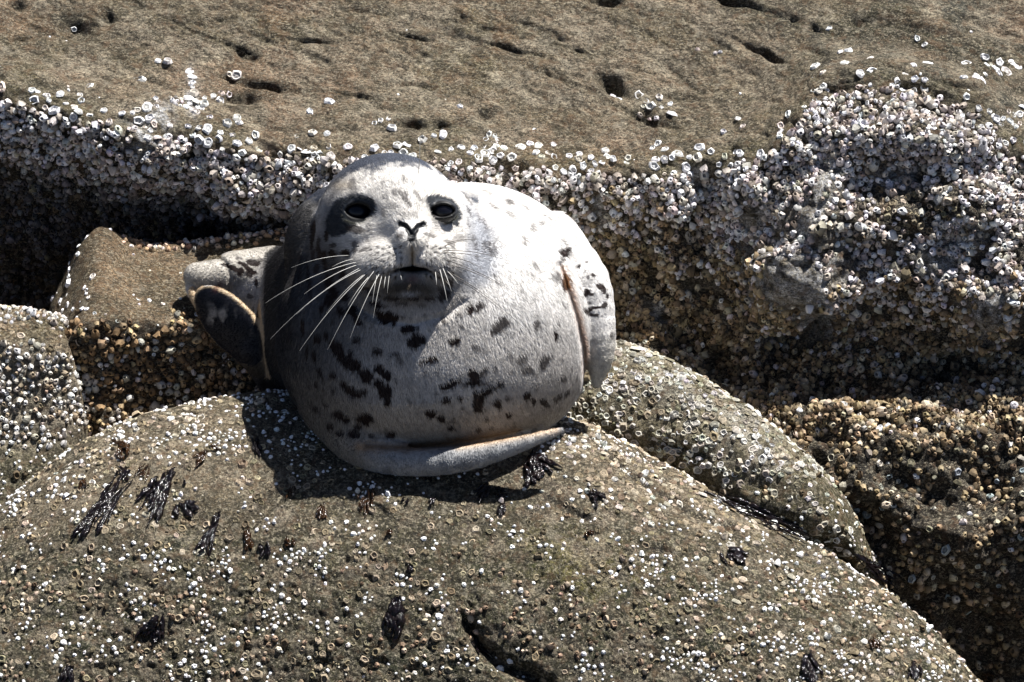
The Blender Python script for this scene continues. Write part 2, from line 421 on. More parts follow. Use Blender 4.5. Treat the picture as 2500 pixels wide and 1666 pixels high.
def boulder_col(P, x, y, N):
    a = lin(100, 89, 69); b = lin(72, 66, 49)
    C = mixc(np.tile(a, (len(P), 1)), b, sm(-.3, .3, fbm(P, 150, 4, 2.0)))
    g = sm(1180, 1420, y + 90 * fbm(P, 240, 2, 4.))
    C = mixc(C, lin(60, 58, 36), g * .85); C = mixc(C, lin(38, 36, 22), .6 * sm(.05, .25, fbm(P, 170, 4, 121., .6)) * (.3 + .7 * g))
    g2 = g * sm(.02, .34, fbm(P, 90, 4, 9.1)); C = mixc(C, lin(40, 46, 22), g2 * .9)
    C = mixc(C, lin(134, 126, 74), .75 * blob(x, y, 1430, 1390, 180, 80, 20) * sm(-.35, .1, fbm(P, 60, 3, 33.)))
    C = mixc(C, lin(158, 141, 118), .6 * blob(x, y, 1560, 1180, 240, 60, 25) + .5 * blob(x, y, 380, 1150, 300, 90, -20))
    C = mixc(C, lin(132, 116, 100), .55 * sm(.0, .4, fbm(P, 60, 4, 21.)) )
    q2 = fbm(P, 70, 4, 97., .65); q3 = fbm(P, 30, 3, 99., .7)
    C = mixc(C, lin(160, 146, 124), .5 * sm(.1, .26, q2)); C = mixc(C, lin(50, 50, 30), .6 * sm(.14, .28, q3) * (.35 + g)); C = mixc(C, lin(28, 26, 18), .7 * sm(.22, .34, fbm(P, 46, 4, 111., .6)) * g)
    for c in CRK: C = mixc(C, lin(26, 22, 15), np.exp(-(polydist(x, y, c) / 12) ** 2) * .9)
    return C
boulder = build_rock('boulder', boulder_rows, -650, 2850, 4.6, boulder_disp, boulder_col, M_BOULDER,
                     'huge rounded foreground boulder speckled with tiny white barnacles, under the seal')

# ---- grey slab to the right of the seal
SCR = curve([(960, 980), (1060, 860), (1150, 805), (1400, 815), (1550, 842), (1650, 885), (1750, 945), (1850, 1015), (1950, 1100), (2030, 1165), (2080, 1225), (2110, 1310), (2200, 1500)])
SD = curve([(960, -520), (1060, -350), (1150, -260), (1400, -200), (1650, -140), (1850, -80), (1950, -60), (2050, -90), (2110, -160), (2200, -300)])
SX = [960, 1010, 1060, 1150, 1300, 1400, 1480, 1550, 1650, 1750, 1850, 1950, 2030, 2080, 2110, 2200]
slab_rows = [[(x, float(SCR(x)) + a * g(x), float(SD(x)) + b) for x in SX] for g in [curve([(1150, 1), (1850, 1), (2080, .45), (2200, .4)])] for a, b in
             [(300, -400), (90, -190), (15, -70), (0, 0), (40, 62), (110, 112), (200, 130), (270, 100), (330, 30), (420, -120), (600, -260)]]
def slab_disp(P, x, y, N):
    d = fbm(P, 200, 3, 14.) * 12 + fbm(P, 60, 3, 2.4) * 6 + fbm(P, 20, 2, 2.9) * 2.5
    d -= np.exp(-(polydist(x, y, [(1590, 1080), (1650, 1095), (1720, 1110)]) / 10) ** 2) * 16
    return d - 20 * blob(x, y, 1850, 1185, 70, 40, 30)
def slab_col(P, x, y, N):
    C = mixc(np.tile(lin(118, 108, 82), (len(P), 1)), lin(86, 80, 52), sm(-.3, .3, fbm(P, 80, 4, 2.7)))
    C = mixc(C, lin(176, 170, 158), np.clip(1.1 * blob(x, y, 1810, 1060, 120, 80, 40) + .8 * blob(x, y, 1600, 920, 190, 80, 20), 0, 1) * .7 * sm(-.4, .1, fbm(P, 40, 3, 5.)))
    return mixc(C, lin(66, 62, 38), sm(1150, 1240, y + .15 * (x - 1800)) * .8)
slab = build_rock('boulder', slab_rows, 970, 2190, 4.6, slab_disp, slab_col, M_BOULDER,
                  'smaller grey boulder wedged right of the seal, crusted with flat ring barnacles', 22)

# ---- flat brown rock under the hind flippers
DCR = curve([(-150, 1000), (60, 900), (110, 770), (150, 690), (195, 600), (225, 558), (265, 553), (310, 585), (350, 600), (500, 590), (680, 570), (880, 570), (960, 640), (1060, 800)])
DD = curve([(-150, -500), (100, -430), (200, -380), (260, -385), (330, -420), (880, -430), (960, -500), (1060, -680)])
DX = [-150, 60, 110, 150, 195, 225, 265, 310, 350, 420, 500, 600, 680, 800, 880, 960, 1060]
FR = curve([(-150, 1060), (100, 960), (150, 860), (195, 800), (265, 790), (440, 800), (640, 835), (900, 850), (1060, 960)])
def drow(f, dd): return [(x, float(DCR(x)) * (1 - f) + float(FR(x)) * f, float(DD(x)) + dd) for x in DX]
flat_rows = [[(x, float(DCR(x)) + 200, float(DD(x)) - 300) for x in DX], [(x, float(DCR(x)) + 30, float(DD(x)) - 90) for x in DX],
             drow(0, 0), drow(.2, 62), drow(.45, 125), drow(.7, 185), drow(.9, 228), drow(1, 238),
             [(x, float(FR(x)) + 60, float(DD(x)) + 215) for x in DX], [(x, float(FR(x)) + 150, float(DD(x)) + 195) for x in DX], [(x, float(FR(x)) + 320, float(DD(x)) + 170) for x in DX]]
def flat_disp(P, x, y, N):
    fr = sm(-10, 40, y - FR(x) + 40 * fbm(P, 90, 3, 64.))
    return fbm(P, 220, 3, 24.) * (12 + 14 * fr) + fbm(P, 60, 3, 3.4) * (4 + 12 * fr) + fbm(P, 22, 2, 5.9) * 2.5 - 12 * blob(x, y, 470, 618, 50, 16, 5)
def flat_col(P, x, y, N):
    C = mixc(np.tile(lin(126, 105, 80), (len(P), 1)), lin(92, 78, 56), sm(-.3, .3, fbm(P, 120, 4, 12.7)))
    C = mixc(C, lin(70, 66, 36), .7 * blob(x, y, 600, 590, 90, 26, 0) + .6 * blob(x, y, 150, 700, 40, 70, 30))
    return mixc(C, lin(50, 40, 28), sm(-15, 30, y - FR(x) + 50 * fbm(P, 70, 3, 63.)))
flat = build_rock('boulder', flat_rows, -130, 1050, 4.8, flat_disp, flat_col, M_LEDGE,
                  'flat topped brown rock beneath the hind flippers, left of the seal', 14)

# ---- upright rock at the left edge
ECR = curve([(-700, 720), (-200, 745), (0, 752), (100, 758), (165, 775), (190, 830), (205, 930), (235, 1120), (300, 1300)])
ED = curve([(-700, -230), (0, -215), (120, -215), (170, -225), (200, -270), (235, -350), (300, -460)])
EX = [-700, -200, 0, 60, 100, 140, 165, 190, 205, 235, 300]
edge_rows = [[(x, float(ECR(x)) + a, float(ED(x)) + b) for x in EX] for a, b in
             [(260, -360), (50, -140), (0, 0), (30, 55), (70, 105), (105, 122), (170, 118), (300, 130), (430, 165), (640, 190), (900, 200)]]
def edge_disp(P, x, y, N): return fbm(P, 150, 3, 44.) * 14 + fbm(P * np.array([1, 1, .35]), 34, 3, 3.1) * 7 + fbm(P, 18, 2, 2.2) * 2
def edge_col(P, x, y, N):
    C = mixc(np.tile(lin(120, 102, 78), (len(P), 1)), lin(88, 78, 54), sm(-.3, .3, fbm(P, 80, 4, 18.)))
    t = y - ECR(x)
    C = mixc(C, lin(150, 140, 124), sm(60, 110, t) * .7)
    return mixc(C, lin(76, 74, 44), sm(1020, 1150, y) * .8)
edger = build_rock('boulder', edge_rows, -640, 290, 4.8, edge_disp, edge_col, M_BOULDER,
                   'upright rock at the lower left edge with a white barnacle rim around its top', 12)

# ---- the shore under everything
def ground():
    n = 120
    gx = np.linspace(-60, 60, n); gy = np.linspace(-30, 90, n)
    gx = np.sign(gx) * (np.abs(gx) / 60) ** 2.2 * 60
    Xg, Yg = np.meshgrid(gx, gy)
    P = np.stack([Xg.ravel(), Yg.ravel(), np.zeros(n * n)], 1)
    P[:, 2] = -1.35 + .25 * noise(P * .7) + .1 * noise(P * 2.1)
    idx = np.arange(n * n).reshape(n, n)
    q = np.stack([idx[:-1, :-1], idx[:-1, 1:], idx[1:, 1:], idx[1:, :-1]], -1).reshape(-1, 4)
    link('ground', make_mesh('ground', P, q, np.tile(lin(82, 72, 56), (n * n, 1))), M_BOULDER, kind='structure')
ground()

# ------------------------------------------------------------------ barnacles
def shell_template(kind, seed):
    g = np.random.default_rng(seed)
    n = {'cone': 8, 'ring': 10, 'dot': 6}[kind]
    a = np.arange(n) / n * 2 * np.pi + g.uniform(0, 1)
    rib = 1 + .06 * np.where(np.arange(n) % 2, 1, -1) * (kind != 'dot') + g.normal(0, .08, n)
    cx, cy = g.normal(0, .07, 2)
    def ringv(r, z, wob=1.0, ox=0, oy=0): return np.stack([np.cos(a) * r * (1 + (rib - 1) * wob) + ox, np.sin(a) * r * (1 + (rib - 1) * wob) + oy, np.full(n, z) + (g.normal(0, .05, n) if wob < 1 else 0)], 1)
    if kind == 'cone':
        h = g.uniform(.75, 1.15)
        L = [ringv(1.08, -.3), ringv(.9, .35 * h, 1.0), ringv(.46, h, .6, cx, cy), ringv(.27, h * .66, .4, cx, cy)]
        cen = [cx, cy, h * .55]; sh = [.4, .85, 1.12, .3]; cs = .3
    elif kind == 'ring':
        h = g.uniform(.28, .42)
        L = [ringv(1.05, -.15), ringv(.74, h, .8, cx, cy), ringv(.46, h * .2, .5, cx, cy)]
        cen = [cx, cy, h * .45]; sh = [.8, 1.1, .42]; cs = .75
    else:
        L = [ringv(1, -.25), ringv(.5, .62, .5, cx, cy)]; cen = [cx, cy, .5]; sh = [.85, 1.1]; cs = .8
    V = np.concatenate(L + [np.array([cen])])
    sh = np.concatenate([np.full(n, s) for s in sh] + [[cs]])
    f = []
    k = np.arange(n); kn = (k + 1) % n
    for i in range(len(L) - 1):
        b = i * n; c = b + n
        f.append(np.stack([b + k, b + kn, c + kn], 1)); f.append(np.stack([b + k, c + kn, c + k], 1))
    b = (len(L) - 1) * n
    f.append(np.stack([b + k, b + kn, np.full(n, len(L) * n)], 1))
    return V, np.concatenate(f), sh
TPL = {k: [shell_template(k, 100 + i) for i in range(7)] for k in ('cone', 'ring', 'dot')}

def frames(N, ang):
    t = np.cross(N, np.array([.3, .5, .81])); t /= np.linalg.norm(t, axis=1)[:, None]
    b = np.cross(N, t)
    c, s = np.cos(ang)[:, None], np.sin(ang)[:, None]
    return t * c + b * s, b * c - t * s, N

PAL = []
def nearest(c):
    A = np.array(PAL); return tuple(A[((np.log(A) - np.log(np.maximum(c, 1e-3))) ** 2).sum(1).argmin()])
class Field:
    def __init__(s, rock):
        s.rock = rock; s.P = []; s.N = []; s.r = []; s.kind = []; s.col = []; s.grid = {}
    def free(s, p, k, r, tight):
        x, y, z = p; k0, k1, k2 = k; g = s.grid.get
        for a in (k0 - 1, k0, k0 + 1):
            for b in (k1 - 1, k1, k1 + 1):
                for d in (k2 - 1, k2, k2 + 1):
                    q = g((a, b, d))
                    if q:
                        for (X, Y, Z, rq) in q:
                            t = (r + rq) * tight
                            if (x - X) ** 2 + (y - Y) ** 2 + (z - Z) ** 2 < t * t: return False
        s.grid.setdefault(k, []).append((x, y, z, r)); return True
    def scatter(s, kind, dens, rad, col, cap, tight=.8, tilt=.25):
        """dens(x,y,P,N)->0..1 ; rad=(lo,hi) px ; col(n,x,y)->rgb"""
        R_ = s.rock
        w = dens(R_.x, R_.y, R_.V, R_.N)
        w = np.where((R_.x > -420) & (R_.x < 2920) & (R_.y > -350) & (R_.y < 2000), w, 0)
        cand = np.nonzero(rng.random(len(w)) < w)[0]; rng.shuffle(cand)
        n = len(cand)
        if not n: return
        P = R_.V[cand] + rng.normal(0, 1.2 * S, (n, 3)); N = R_.N[cand] + rng.normal(0, tilt, (n, 3)); N /= np.linalg.norm(N, axis=1)[:, None]
        r = (rad[0] + (rad[1] - rad[0]) * rng.random(n) ** 1.6) * np.where(rng.random(n) < .05, 1.35, 1.) * S
        C = col(n, R_.x[cand], R_.y[cand])
        m = 0; PL = P.tolist(); RL = r.tolist(); KL = list(map(tuple, np.floor(P / .014).astype(int).tolist()))
        for i in range(n):
            if s.free(PL[i], KL[i], RL[i], tight):
                s.P.append(P[i]); s.N.append(N[i]); s.r.append(r[i]); s.kind.append(kind); s.col.append(C[i]); m += 1
                if m >= cap: break
    def build(s, singles, name):
        P = np.array(s.P); N = np.array(s.N); r = np.array(s.r); col = np.array(s.col); kind = np.array(s.kind)
        x, y = proj(P); n = len(P)
        vis = ((x > 5) & (x < 2495) & (y > 5) & (y < 1660)).astype(float)
        # on view and not under the seal or a nearer rock
        order = -r * vis * (N @ -F > .15) * s.seen(P, N)
        pick = np.argsort(order)[:singles]
        pick = pick[order[pick] < 0]
        one = np.zeros(n, bool); one[pick] = True
        ang = rng.uniform(0, 6.28, n); T, B, Z = frames(N, ang)
        var = rng.integers(0, 7, n)
        asp = rng.uniform(.85, 1.2, n); hz = rng.uniform(.6, 1.45, n)
        # individual shells share mesh data: shape variant x quantised shell colour
        cache = {}
        for i in np.nonzero(one)[0]:
            qc = nearest(col[i]); key = (kind[i], var[i], qc)
            if key not in cache:
                V, f, sh = TPL[kind[i]][var[i]]
                cache[key] = make_mesh('barnacle', V, f, np.clip(np.array(qc)[None, :] * sh[:, None], 0, .92), smooth=False); cache[key].materials.append(M_SHELL)
            o = bpy.data.objects.new('barnacle', cache[key]); COL.objects.link(o); o.parent = s.rock.o
            M = np.eye(4); M[:3, 0] = T[i] * r[i] * asp[i]; M[:3, 1] = B[i] * r[i] / asp[i]; M[:3, 2] = Z[i] * r[i] * hz[i]; M[:3, 3] = P[i] - s.rock.base
            o.matrix_local = Matrix(M.tolist())
        VV, FF, CC = [], [], []; off = 0
        for k in TPL:
            for v in range(7):
                ids = np.nonzero((kind == k) & (var == v) & ~one)[0]
                if not len(ids): continue
                V, f, sh = TPL[k][v]
                W = P[ids][:, None] + (V[None, :, 0:1] * (T[ids] * asp[ids, None])[:, None] + V[None, :, 1:2] * (B[ids] / asp[ids, None])[:, None] + V[None, :, 2:3] * (Z[ids] * hz[ids, None])[:, None]) * r[ids][:, None, None]
                VV.append(W.reshape(-1, 3)); CC.append((col[ids][:, None] * sh[None, :, None]).reshape(-1, 3))
                FF.append((f[None] + (off + np.arange(len(ids)) * len(V))[:, None, None]).reshape(-1, 3)); off += len(ids) * len(V)
        me = make_mesh(name, np.concatenate(VV) - s.rock.base, np.concatenate(FF), np.clip(np.concatenate(CC), 0, .92), smooth=False)
        link(name, me, M_SHELL, parent=s.rock.o, kind='stuff')
        print(name, n, 'singles', one.sum())
    def seen(s, P, N):
        ok = np.ones(len(P))
        for i in range(len(P)):
            p = P[i] + N[i] * .006
            if BVH.ray_cast(Vector(p), Vector(-F), 3.0)[0] is not None: ok[i] = 0
        return ok

allV = np.concatenate([r.V for r in ROCKS]); offs = np.cumsum([0] + [len(r.V) for r in ROCKS])
allF = np.concatenate([r.q + o for r, o in zip(ROCKS, offs)])
BVH = BVHTree.FromPolygons(allV.tolist(), allF.tolist())
allCol = np.concatenate([r.col for r in ROCKS])

def palette(cols, w, jit=.14):
    cols = np.array([lin(*c) for c in cols]); PAL.extend(tuple(c * k) for c in cols for k in (.85, 1.15)); w = np.array(w, float); w /= w.sum()
    def f(n, x, y):
        return cols[rng.choice(len(cols), n, p=w)] * np.exp(rng.normal(0, jit, (n, 1))) * np.exp(rng.normal(0, .03, (n, 3)))
    return f
WHITE = palette([(236, 234, 236), (214, 206, 200), (190, 178, 166), (160, 148, 136)], [3, 4, 3, 1.5])
TAN = palette([(172, 152, 120), (144, 124, 96), (196, 182, 158), (108, 93, 72)], [4, 4, 2, 2])
GREY = palette([(204, 200, 188), (176, 170, 152), (222, 220, 214), (146, 138, 114)], [4, 4, 2, 2])
BEIGE = palette([(150, 138, 112), (176, 160, 134), (128, 116, 92), (196, 180, 160)], [4, 3, 3, 1.5])
BRIGHT = palette([(250, 250, 250), (244, 240, 234), (228, 218, 204)], [4, 3, 1.2], .07)
def nz(P, wl, off): return fbm(P, wl, 3, off)

# ledge
f = Field(ledge)
BARE = [(1985, 500, 24, 120, 22), (1935, 690, 110, 90, 10), (2000, 790, 60, 50, 30), (2410, 770, 45, 60, 0), (1610, 775, 40, 20, 40), (1460, 520, 20, 60, 0), (1835, 530, 46, 46, 0), (2300, 640, 40, 30, 0), (1700, 450, 26, 30, 0), (360, 350, 40, 30, 20), (2200, 430, 40, 20, 0), (1270, 760, 10, 10, 0)]
def bare(x, y):
    b = 0
    for q in BARE: b = np.maximum(b, blob(x, y, *q))
    return 1 - sm(.45, .6, b)
def facecol(n, x, y):
    a = WHITE(n, x, y); b = TAN(n, x, y)
    t = sm(430, 640, y - .5 * np.clip(x - 1550, 0, 450) + rng.normal(0, 60, n)) * sm(1250, 1500, x) + sm(500, 900, y) * .7 * (x < 1250)
    pick = rng.random(n) < np.clip(t, 0, .93)
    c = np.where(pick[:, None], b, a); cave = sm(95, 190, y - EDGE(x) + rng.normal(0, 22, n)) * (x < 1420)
    return c * (1 - .82 * cave[:, None])  # shade under the overhang darkened into the shell colour
t_ = lambda x, y: y - EDGE(x)
gaps = lambda x, y, P: 1 - sm(110, 200, t_(x, y)) * (1 - sm(-.26, -.06, nz(P, 62, 33.)))
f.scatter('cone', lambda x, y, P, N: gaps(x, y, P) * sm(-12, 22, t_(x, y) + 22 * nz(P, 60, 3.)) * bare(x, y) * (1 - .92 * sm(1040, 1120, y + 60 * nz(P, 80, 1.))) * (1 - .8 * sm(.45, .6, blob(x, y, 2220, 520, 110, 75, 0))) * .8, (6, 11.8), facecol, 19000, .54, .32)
f.scatter('ring', lambda x, y, P, N: .35 * sm(.4, .6, blob(x, y, 2220, 520, 150, 100, 0)), (7, 12), BEIGE, 700, .8, .15)
f.scatter('cone', lambda x, y, P, N: sm(1040, 1120, y) * sm(-.1, .3, nz(P, 70, 5.)) * .10 * (x > 1200), (6, 11), TAN, 1500, .85, .5)
f.scatter('ring', lambda x, y, P, N: sm(1000, 1120, y) * .02 * (x > 1200) * (y < 1500), (7, 13), palette([(160, 170, 172), (190, 186, 170), (128, 122, 100)], [2, 2, 3]), 300, .9, .3)
lip = lambda x, y, P, N: np.exp(-np.clip(-t_(x, y) - 4, 0, 400) / 26.) * (t_(x, y) < 12) * sm(-.25, .3, nz(P, 90, 8.)) * .16
f.scatter('ring', lip, (8, 14), BRIGHT, 520, .82, .15)
def patches(lst):
    def d(x, y, P, N):
        w = 0
        for q in lst: w = np.maximum(w, q[5] * sm(.25, .6, blob(x, y, *q[:5])))
        return w * (t_(x, y) < 5)
    return d
f.scatter('ring', patches([(400, 150, 26, 16, 30, .12), (470, 200, 12, 40, 0, .5), (345, 198, 14, 8, 0, .1), (520, 235, 50, 20, 10, .10), (475, 255, 30, 24, 0, .3), (1600, 262, 60, 30, 20, .10), (1510, 235, 30, 14, 30, .1), (940, 305, 26, 20, 0, .10), (1120, 262, 10, 10, 0, .1), (168, 62, 28, 16, 0, .05),
                            (2250, 105, 20, 14, 0, .08), (2450, 160, 50, 26, 20, .10), (2400, 190, 30, 12, 0, .05), (1880, 430, 40, 40, 0, .12), (570, 190, 24, 12, 0, .10), (1200, 345, 30, 24, 0, .1), (1330, 365, 40, 24, 0, .15), (150, 235, 90, 20, 12, .05), (350, 275, 40, 26, -30, .3), (2020, 70, 12, 6, 0, .05), (2000, 218, 30, 10, 0, .2), (2170, 222, 90, 12, 4, .05), (2460, 290, 40, 26, 0, .15)]),
          (7, 14.5), BRIGHT, 330, .84, .12)
f.scatter('dot', lambda x, y, P, N: (t_(x, y) < -10) * sm(.2, .5, nz(P, 120, 15.)) * .006, (3, 6), BRIGHT, 260, 1, .1)
f.scatter('cone', patches([(1590, 290, 50, 10, 20, .4), (440, 250, 34, 12, 14, .3), (1750, 128, 60, 8, 4, .04)]), (5, 9), WHITE, 90, .8, .3)
f.build(300, 'barnacle_crust')

# boulder
f = Field(boulder)
UP = lambda x, y: np.clip(blob(x, y, 1530, 1120, 230, 75, 28) + .8 * blob(x, y, 1400, 1060, 120, 50, 20) + .6 * blob(x, y, 300, 1110, 190, 60, -30), 0, 1)
f.scatter('ring', lambda x, y, P, N: .22 * UP(x, y) * sm(-.35, .2, nz(P, 70, 2.)), (5, 11), palette([(196, 182, 160), (168, 152, 128), (224, 218, 206), (140, 126, 100)], [4, 4, 3, 2]), 1500, .72, .2)
f.scatter('cone', lambda x, y, P, N: .10 * UP(x, y) * (x > 1000) * sm(-.1, .3, nz(P, 60, 12.)), (5, 10), palette([(240, 236, 226), (214, 200, 180), (188, 170, 146)], [4, 3, 2]), 500, .75, .3)
crest = lambda x, y: y - CREST(x)
clus = lambda P, wl, off, a=.0, b=.35: sm(a, b, nz(P, wl, off))
shadow_keep = lambda x, y: 1 - 0 * x
f.scatter('ring', lambda x, y, P, N: .04 * (.1 + clus(P, 110, 1.2)) * (1 + 1.5 * sm(1300, 1700, x)) , (6, 11.5), BEIGE, 3400, .86, .12)
f.scatter('dot', lambda x, y, P, N: .2 * (.035 + clus(P, 75, 6.2, .0, .3) * (.25 + clus(P, 260, 8.2, -.2, .2))) * (.5 + 1.0 * sm(260, 20, crest(x, y)) + 1.1 * sm(1500, 1900, x) + .25 * sm(1450, 1600, y)), (3.4, 8.2), BRIGHT, 9000, .92, .25)
f.scatter('cone', lambda x, y, P, N: .10 * sm(1330, 1480, y + 60 * nz(P, 200, 3.)) * clus(P, 70, 26.2, .05, .35), (4.5, 8), palette([(170, 146, 122), (142, 120, 98), (200, 180, 158), (96, 82, 62)], [4, 4, 2, 2]), 2600, .85, .4)
f.scatter('cone', lambda x, y, P, N: .12 * sm(1750, 2000, x) * clus(P, 80, 31.2, .0, .35) , (5, 10), palette([(222, 214, 200), (190, 170, 146), (240, 238, 232)], [4, 3, 3]), 1200, .85, .4)
f.scatter('dot', lambda x, y, P, N: .05 * clus(P, 40, 77., -.1, .3), (1.6, 3.2), BEIGE, 3500, 1., .3)
f.build(300, 'barnacle_speckle')
# slab
f = Field(slab)
f.scatter('ring', lambda x, y, P, N: .8 * (1 - .85 * sm(1110, 1200, y)) * (1 - .6 * sm(-.1, .3, nz(P, 90, 4.)) * (y > 1000)), (6, 12), GREY, 3600, .66, .22)
f.scatter('dot', lambda x, y, P, N: .05 * clus(P, 60, 7.), (3, 6), BRIGHT, 500, .95, .25)
f.scatter('cone', lambda x, y, P, N: .06 * sm(1100, 1230, y) * clus(P, 50, 9.), (5, 9), TAN, 300, .9, .4)
f.build(220, 'barnacle_crust')
# flat rock
f = Field(flat)
fr = lambda x, y: y - FR(x)
f.scatter('cone', lambda x, y, P, N: .35 * sm(-25, 25, fr(x, y) + 60 * nz(P, 80, 1.)), (6.5, 12), palette([(196, 170, 130), (150, 122, 88), (214, 206, 196), (104, 84, 60)], [3, 4, 3, 2]), 1500, .78, .45)
f.scatter('cone', lambda x, y, P, N: .5 * sm(26, 6, y - DCR(x)) * (x > 300) * (y > DCR(x) - 10) , (6, 10), palette([(210, 186, 164), (180, 150, 118), (226, 216, 206)], [3, 2, 3]), 300, .8, .3)
f.scatter('ring', lambda x, y, P, N: .10 * (x < 230) * sm(-.3, .2, nz(P, 60, 4.)) + .02 * sm(680, 790, y), (5, 10), BRIGHT, 240, .85, .2)
f.scatter('dot', lambda x, y, P, N: .012 + .03 * sm(700, 800, y), (2.5, 6), BRIGHT, 240, .95, .2)
f.build(150, 'barnacle_crust')
# left upright rock
f = Field(edger)
te = lambda x, y: y - ECR(x)
f.scatter('cone', lambda x, y, P, N: .4 * np.maximum(np.exp(-((te(x, y) - 6) / 18.) ** 2), 1. * sm(70, 110, te(x, y)) * sm(1130, 950, y) * sm(-.3, .2, nz(P * np.array([1.6, 1, .5]), 60, 5.))), (5, 10), palette([(232, 228, 224), (206, 196, 184), (178, 158, 132)], [4, 4, 2]), 1700, .72, .35)
f.scatter('dot', lambda x, y, P, N: .14 * sm(60, 100, te(x, y)), (3, 6.5), BRIGHT, 900, .9, .3)
f.scatter('ring', lambda x, y, P, N: .04 * (te(x, y) > 20), (6, 11), BEIGE, 300, .85, .15)
f.build(180, 'barnacle_crust')
print('t rocks', time.time() - T0)
# ------------------------------------------------------------------ the seal
# modelled in its own frame: x right, y down, d towards the viewer, in pixel units (0.65 mm)
SEAL_O = np.array([1050., 1050., 60.])
def seal_world(q):
    q = np.asarray(q, float)
    return (q[..., 0:1] + 3 - 1250) * S * R + (833 - 8 - q[..., 1:2]) * S * U - q[..., 2:3] * S * F
def ell(p, c, r, rot=None):
    q = (p - np.array(c, np.float32))
    if rot is not None: q = q @ rot
    r = np.array(r, np.float32)
    k0 = np.sqrt(((q / r) ** 2).sum(1)); k1 = np.sqrt(((q / (r * r)) ** 2).sum(1)) + 1e-6
    return k0 * (k0 - 1) / k1
def rcone(p, a, b, ra, rb, flat=None):
    a = np.array(a, np.float32); b = np.array(b, np.float32)
    ba = b - a; L2 = (ba ** 2).sum(); pa = p - a
    h = np.clip((pa @ ba) / L2, 0, 1)
    q = pa - h[:, None] * ba
    if flat is not None:
        n, k = flat; n = np.array(n, np.float32); n = n / np.linalg.norm(n)
        q = q + (q @ n)[:, None] * n * (k - 1)
        return (np.sqrt((q ** 2).sum(1)) - (ra + (rb - ra) * h)) / (k ** .5)
    return np.sqrt((q ** 2).sum(1)) - (ra + (rb - ra) * h)
def chain(p, pts, flat=None, k=10):
    q = np.array(pts, float); q = np.concatenate([[2 * q[0] - q[1]], q, [2 * q[-1] - q[-2]]]); out = []
    for i in range(1, len(q) - 2):
        for t in (0, .34, .67):
            out.append(.5 * (2 * q[i] + (q[i + 1] - q[i - 1]) * t + (2 * q[i - 1] - 5 * q[i] + 4 * q[i + 1] - q[i + 2]) * t * t + (3 * q[i] - q[i - 1] - 3 * q[i + 1] + q[i + 2]) * t ** 3))
    out.append(q[-2]); d = None
    lo = np.min([o[:3] - 90 for o in out], 0); hi = np.max([o[:3] + 90 for o in out], 0)
    idx = np.nonzero(((p > lo) & (p < hi)).all(1))[0]
    res = np.full(len(p), 90., np.float32) + np.maximum(np.maximum(lo - p, p - hi).max(1), 0).astype(np.float32)
    if not len(idx): return res
    ps = p[idx].astype(np.float32)
    for a, b in zip(out[:-1], out[1:]):
        r = rcone(ps, a[:3], b[:3], a[3], b[3], flat); d = r if d is None else smin(d, r, 3)
    res[idx] = np.minimum(d, 90); return res
def smin(a, b, k):
    h = np.clip(.5 + .5 * (b - a) / k, 0, 1)
    return b * (1 - h) + a * h - k * h * (1 - h)
def smax(a, b, k): return -smin(-a, -b, k)
def rotz(deg, tilt=0):
    """columns are the ellipsoid's axes: first axis turned deg in the picture plane (y down)"""
    c, s = math.cos(math.radians(deg)), math.sin(math.radians(deg))
    A = np.array([[c, s, 0], [-s, c, 0], [0, 0, 1]]).T
    ct, st = math.cos(math.radians(tilt)), math.sin(math.radians(tilt))
    B = np.array([[1, 0, 0], [0, ct, st], [0, -st, ct]]).T
    return (A @ B).astype(np.float32)
MOUTH = [(905, 700), (925, 686), (950, 668), (975, 655), (1010, 650), (1042, 655), (1065, 668), (1085, 684), (1094, 696)]
EYES = [(880, 516, 27.5), (1082, 515, 26)]
FLIP_R = [(1335, 600, 10, 84), (1422, 680, 78, 60), (1450, 780, 92, 46), (1459, 860, 92, 34), (1452, 926, 84, 12)]
FLIP_F = [(820, 990, 130, 66), (868, 1068, 190, 52), (950, 1102, 235, 42), (1060, 1112, 268, 35), (1170, 1098, 285, 29), (1280, 1066, 290, 18), (1372, 1036, 285, 6)]
FLIP_T = [(640, 660, -270, 70), (575, 655, -245, 52), (516, 666, -232, 43), (466, 664, -222, 33)]
DARKROT = rotz(47, -28)
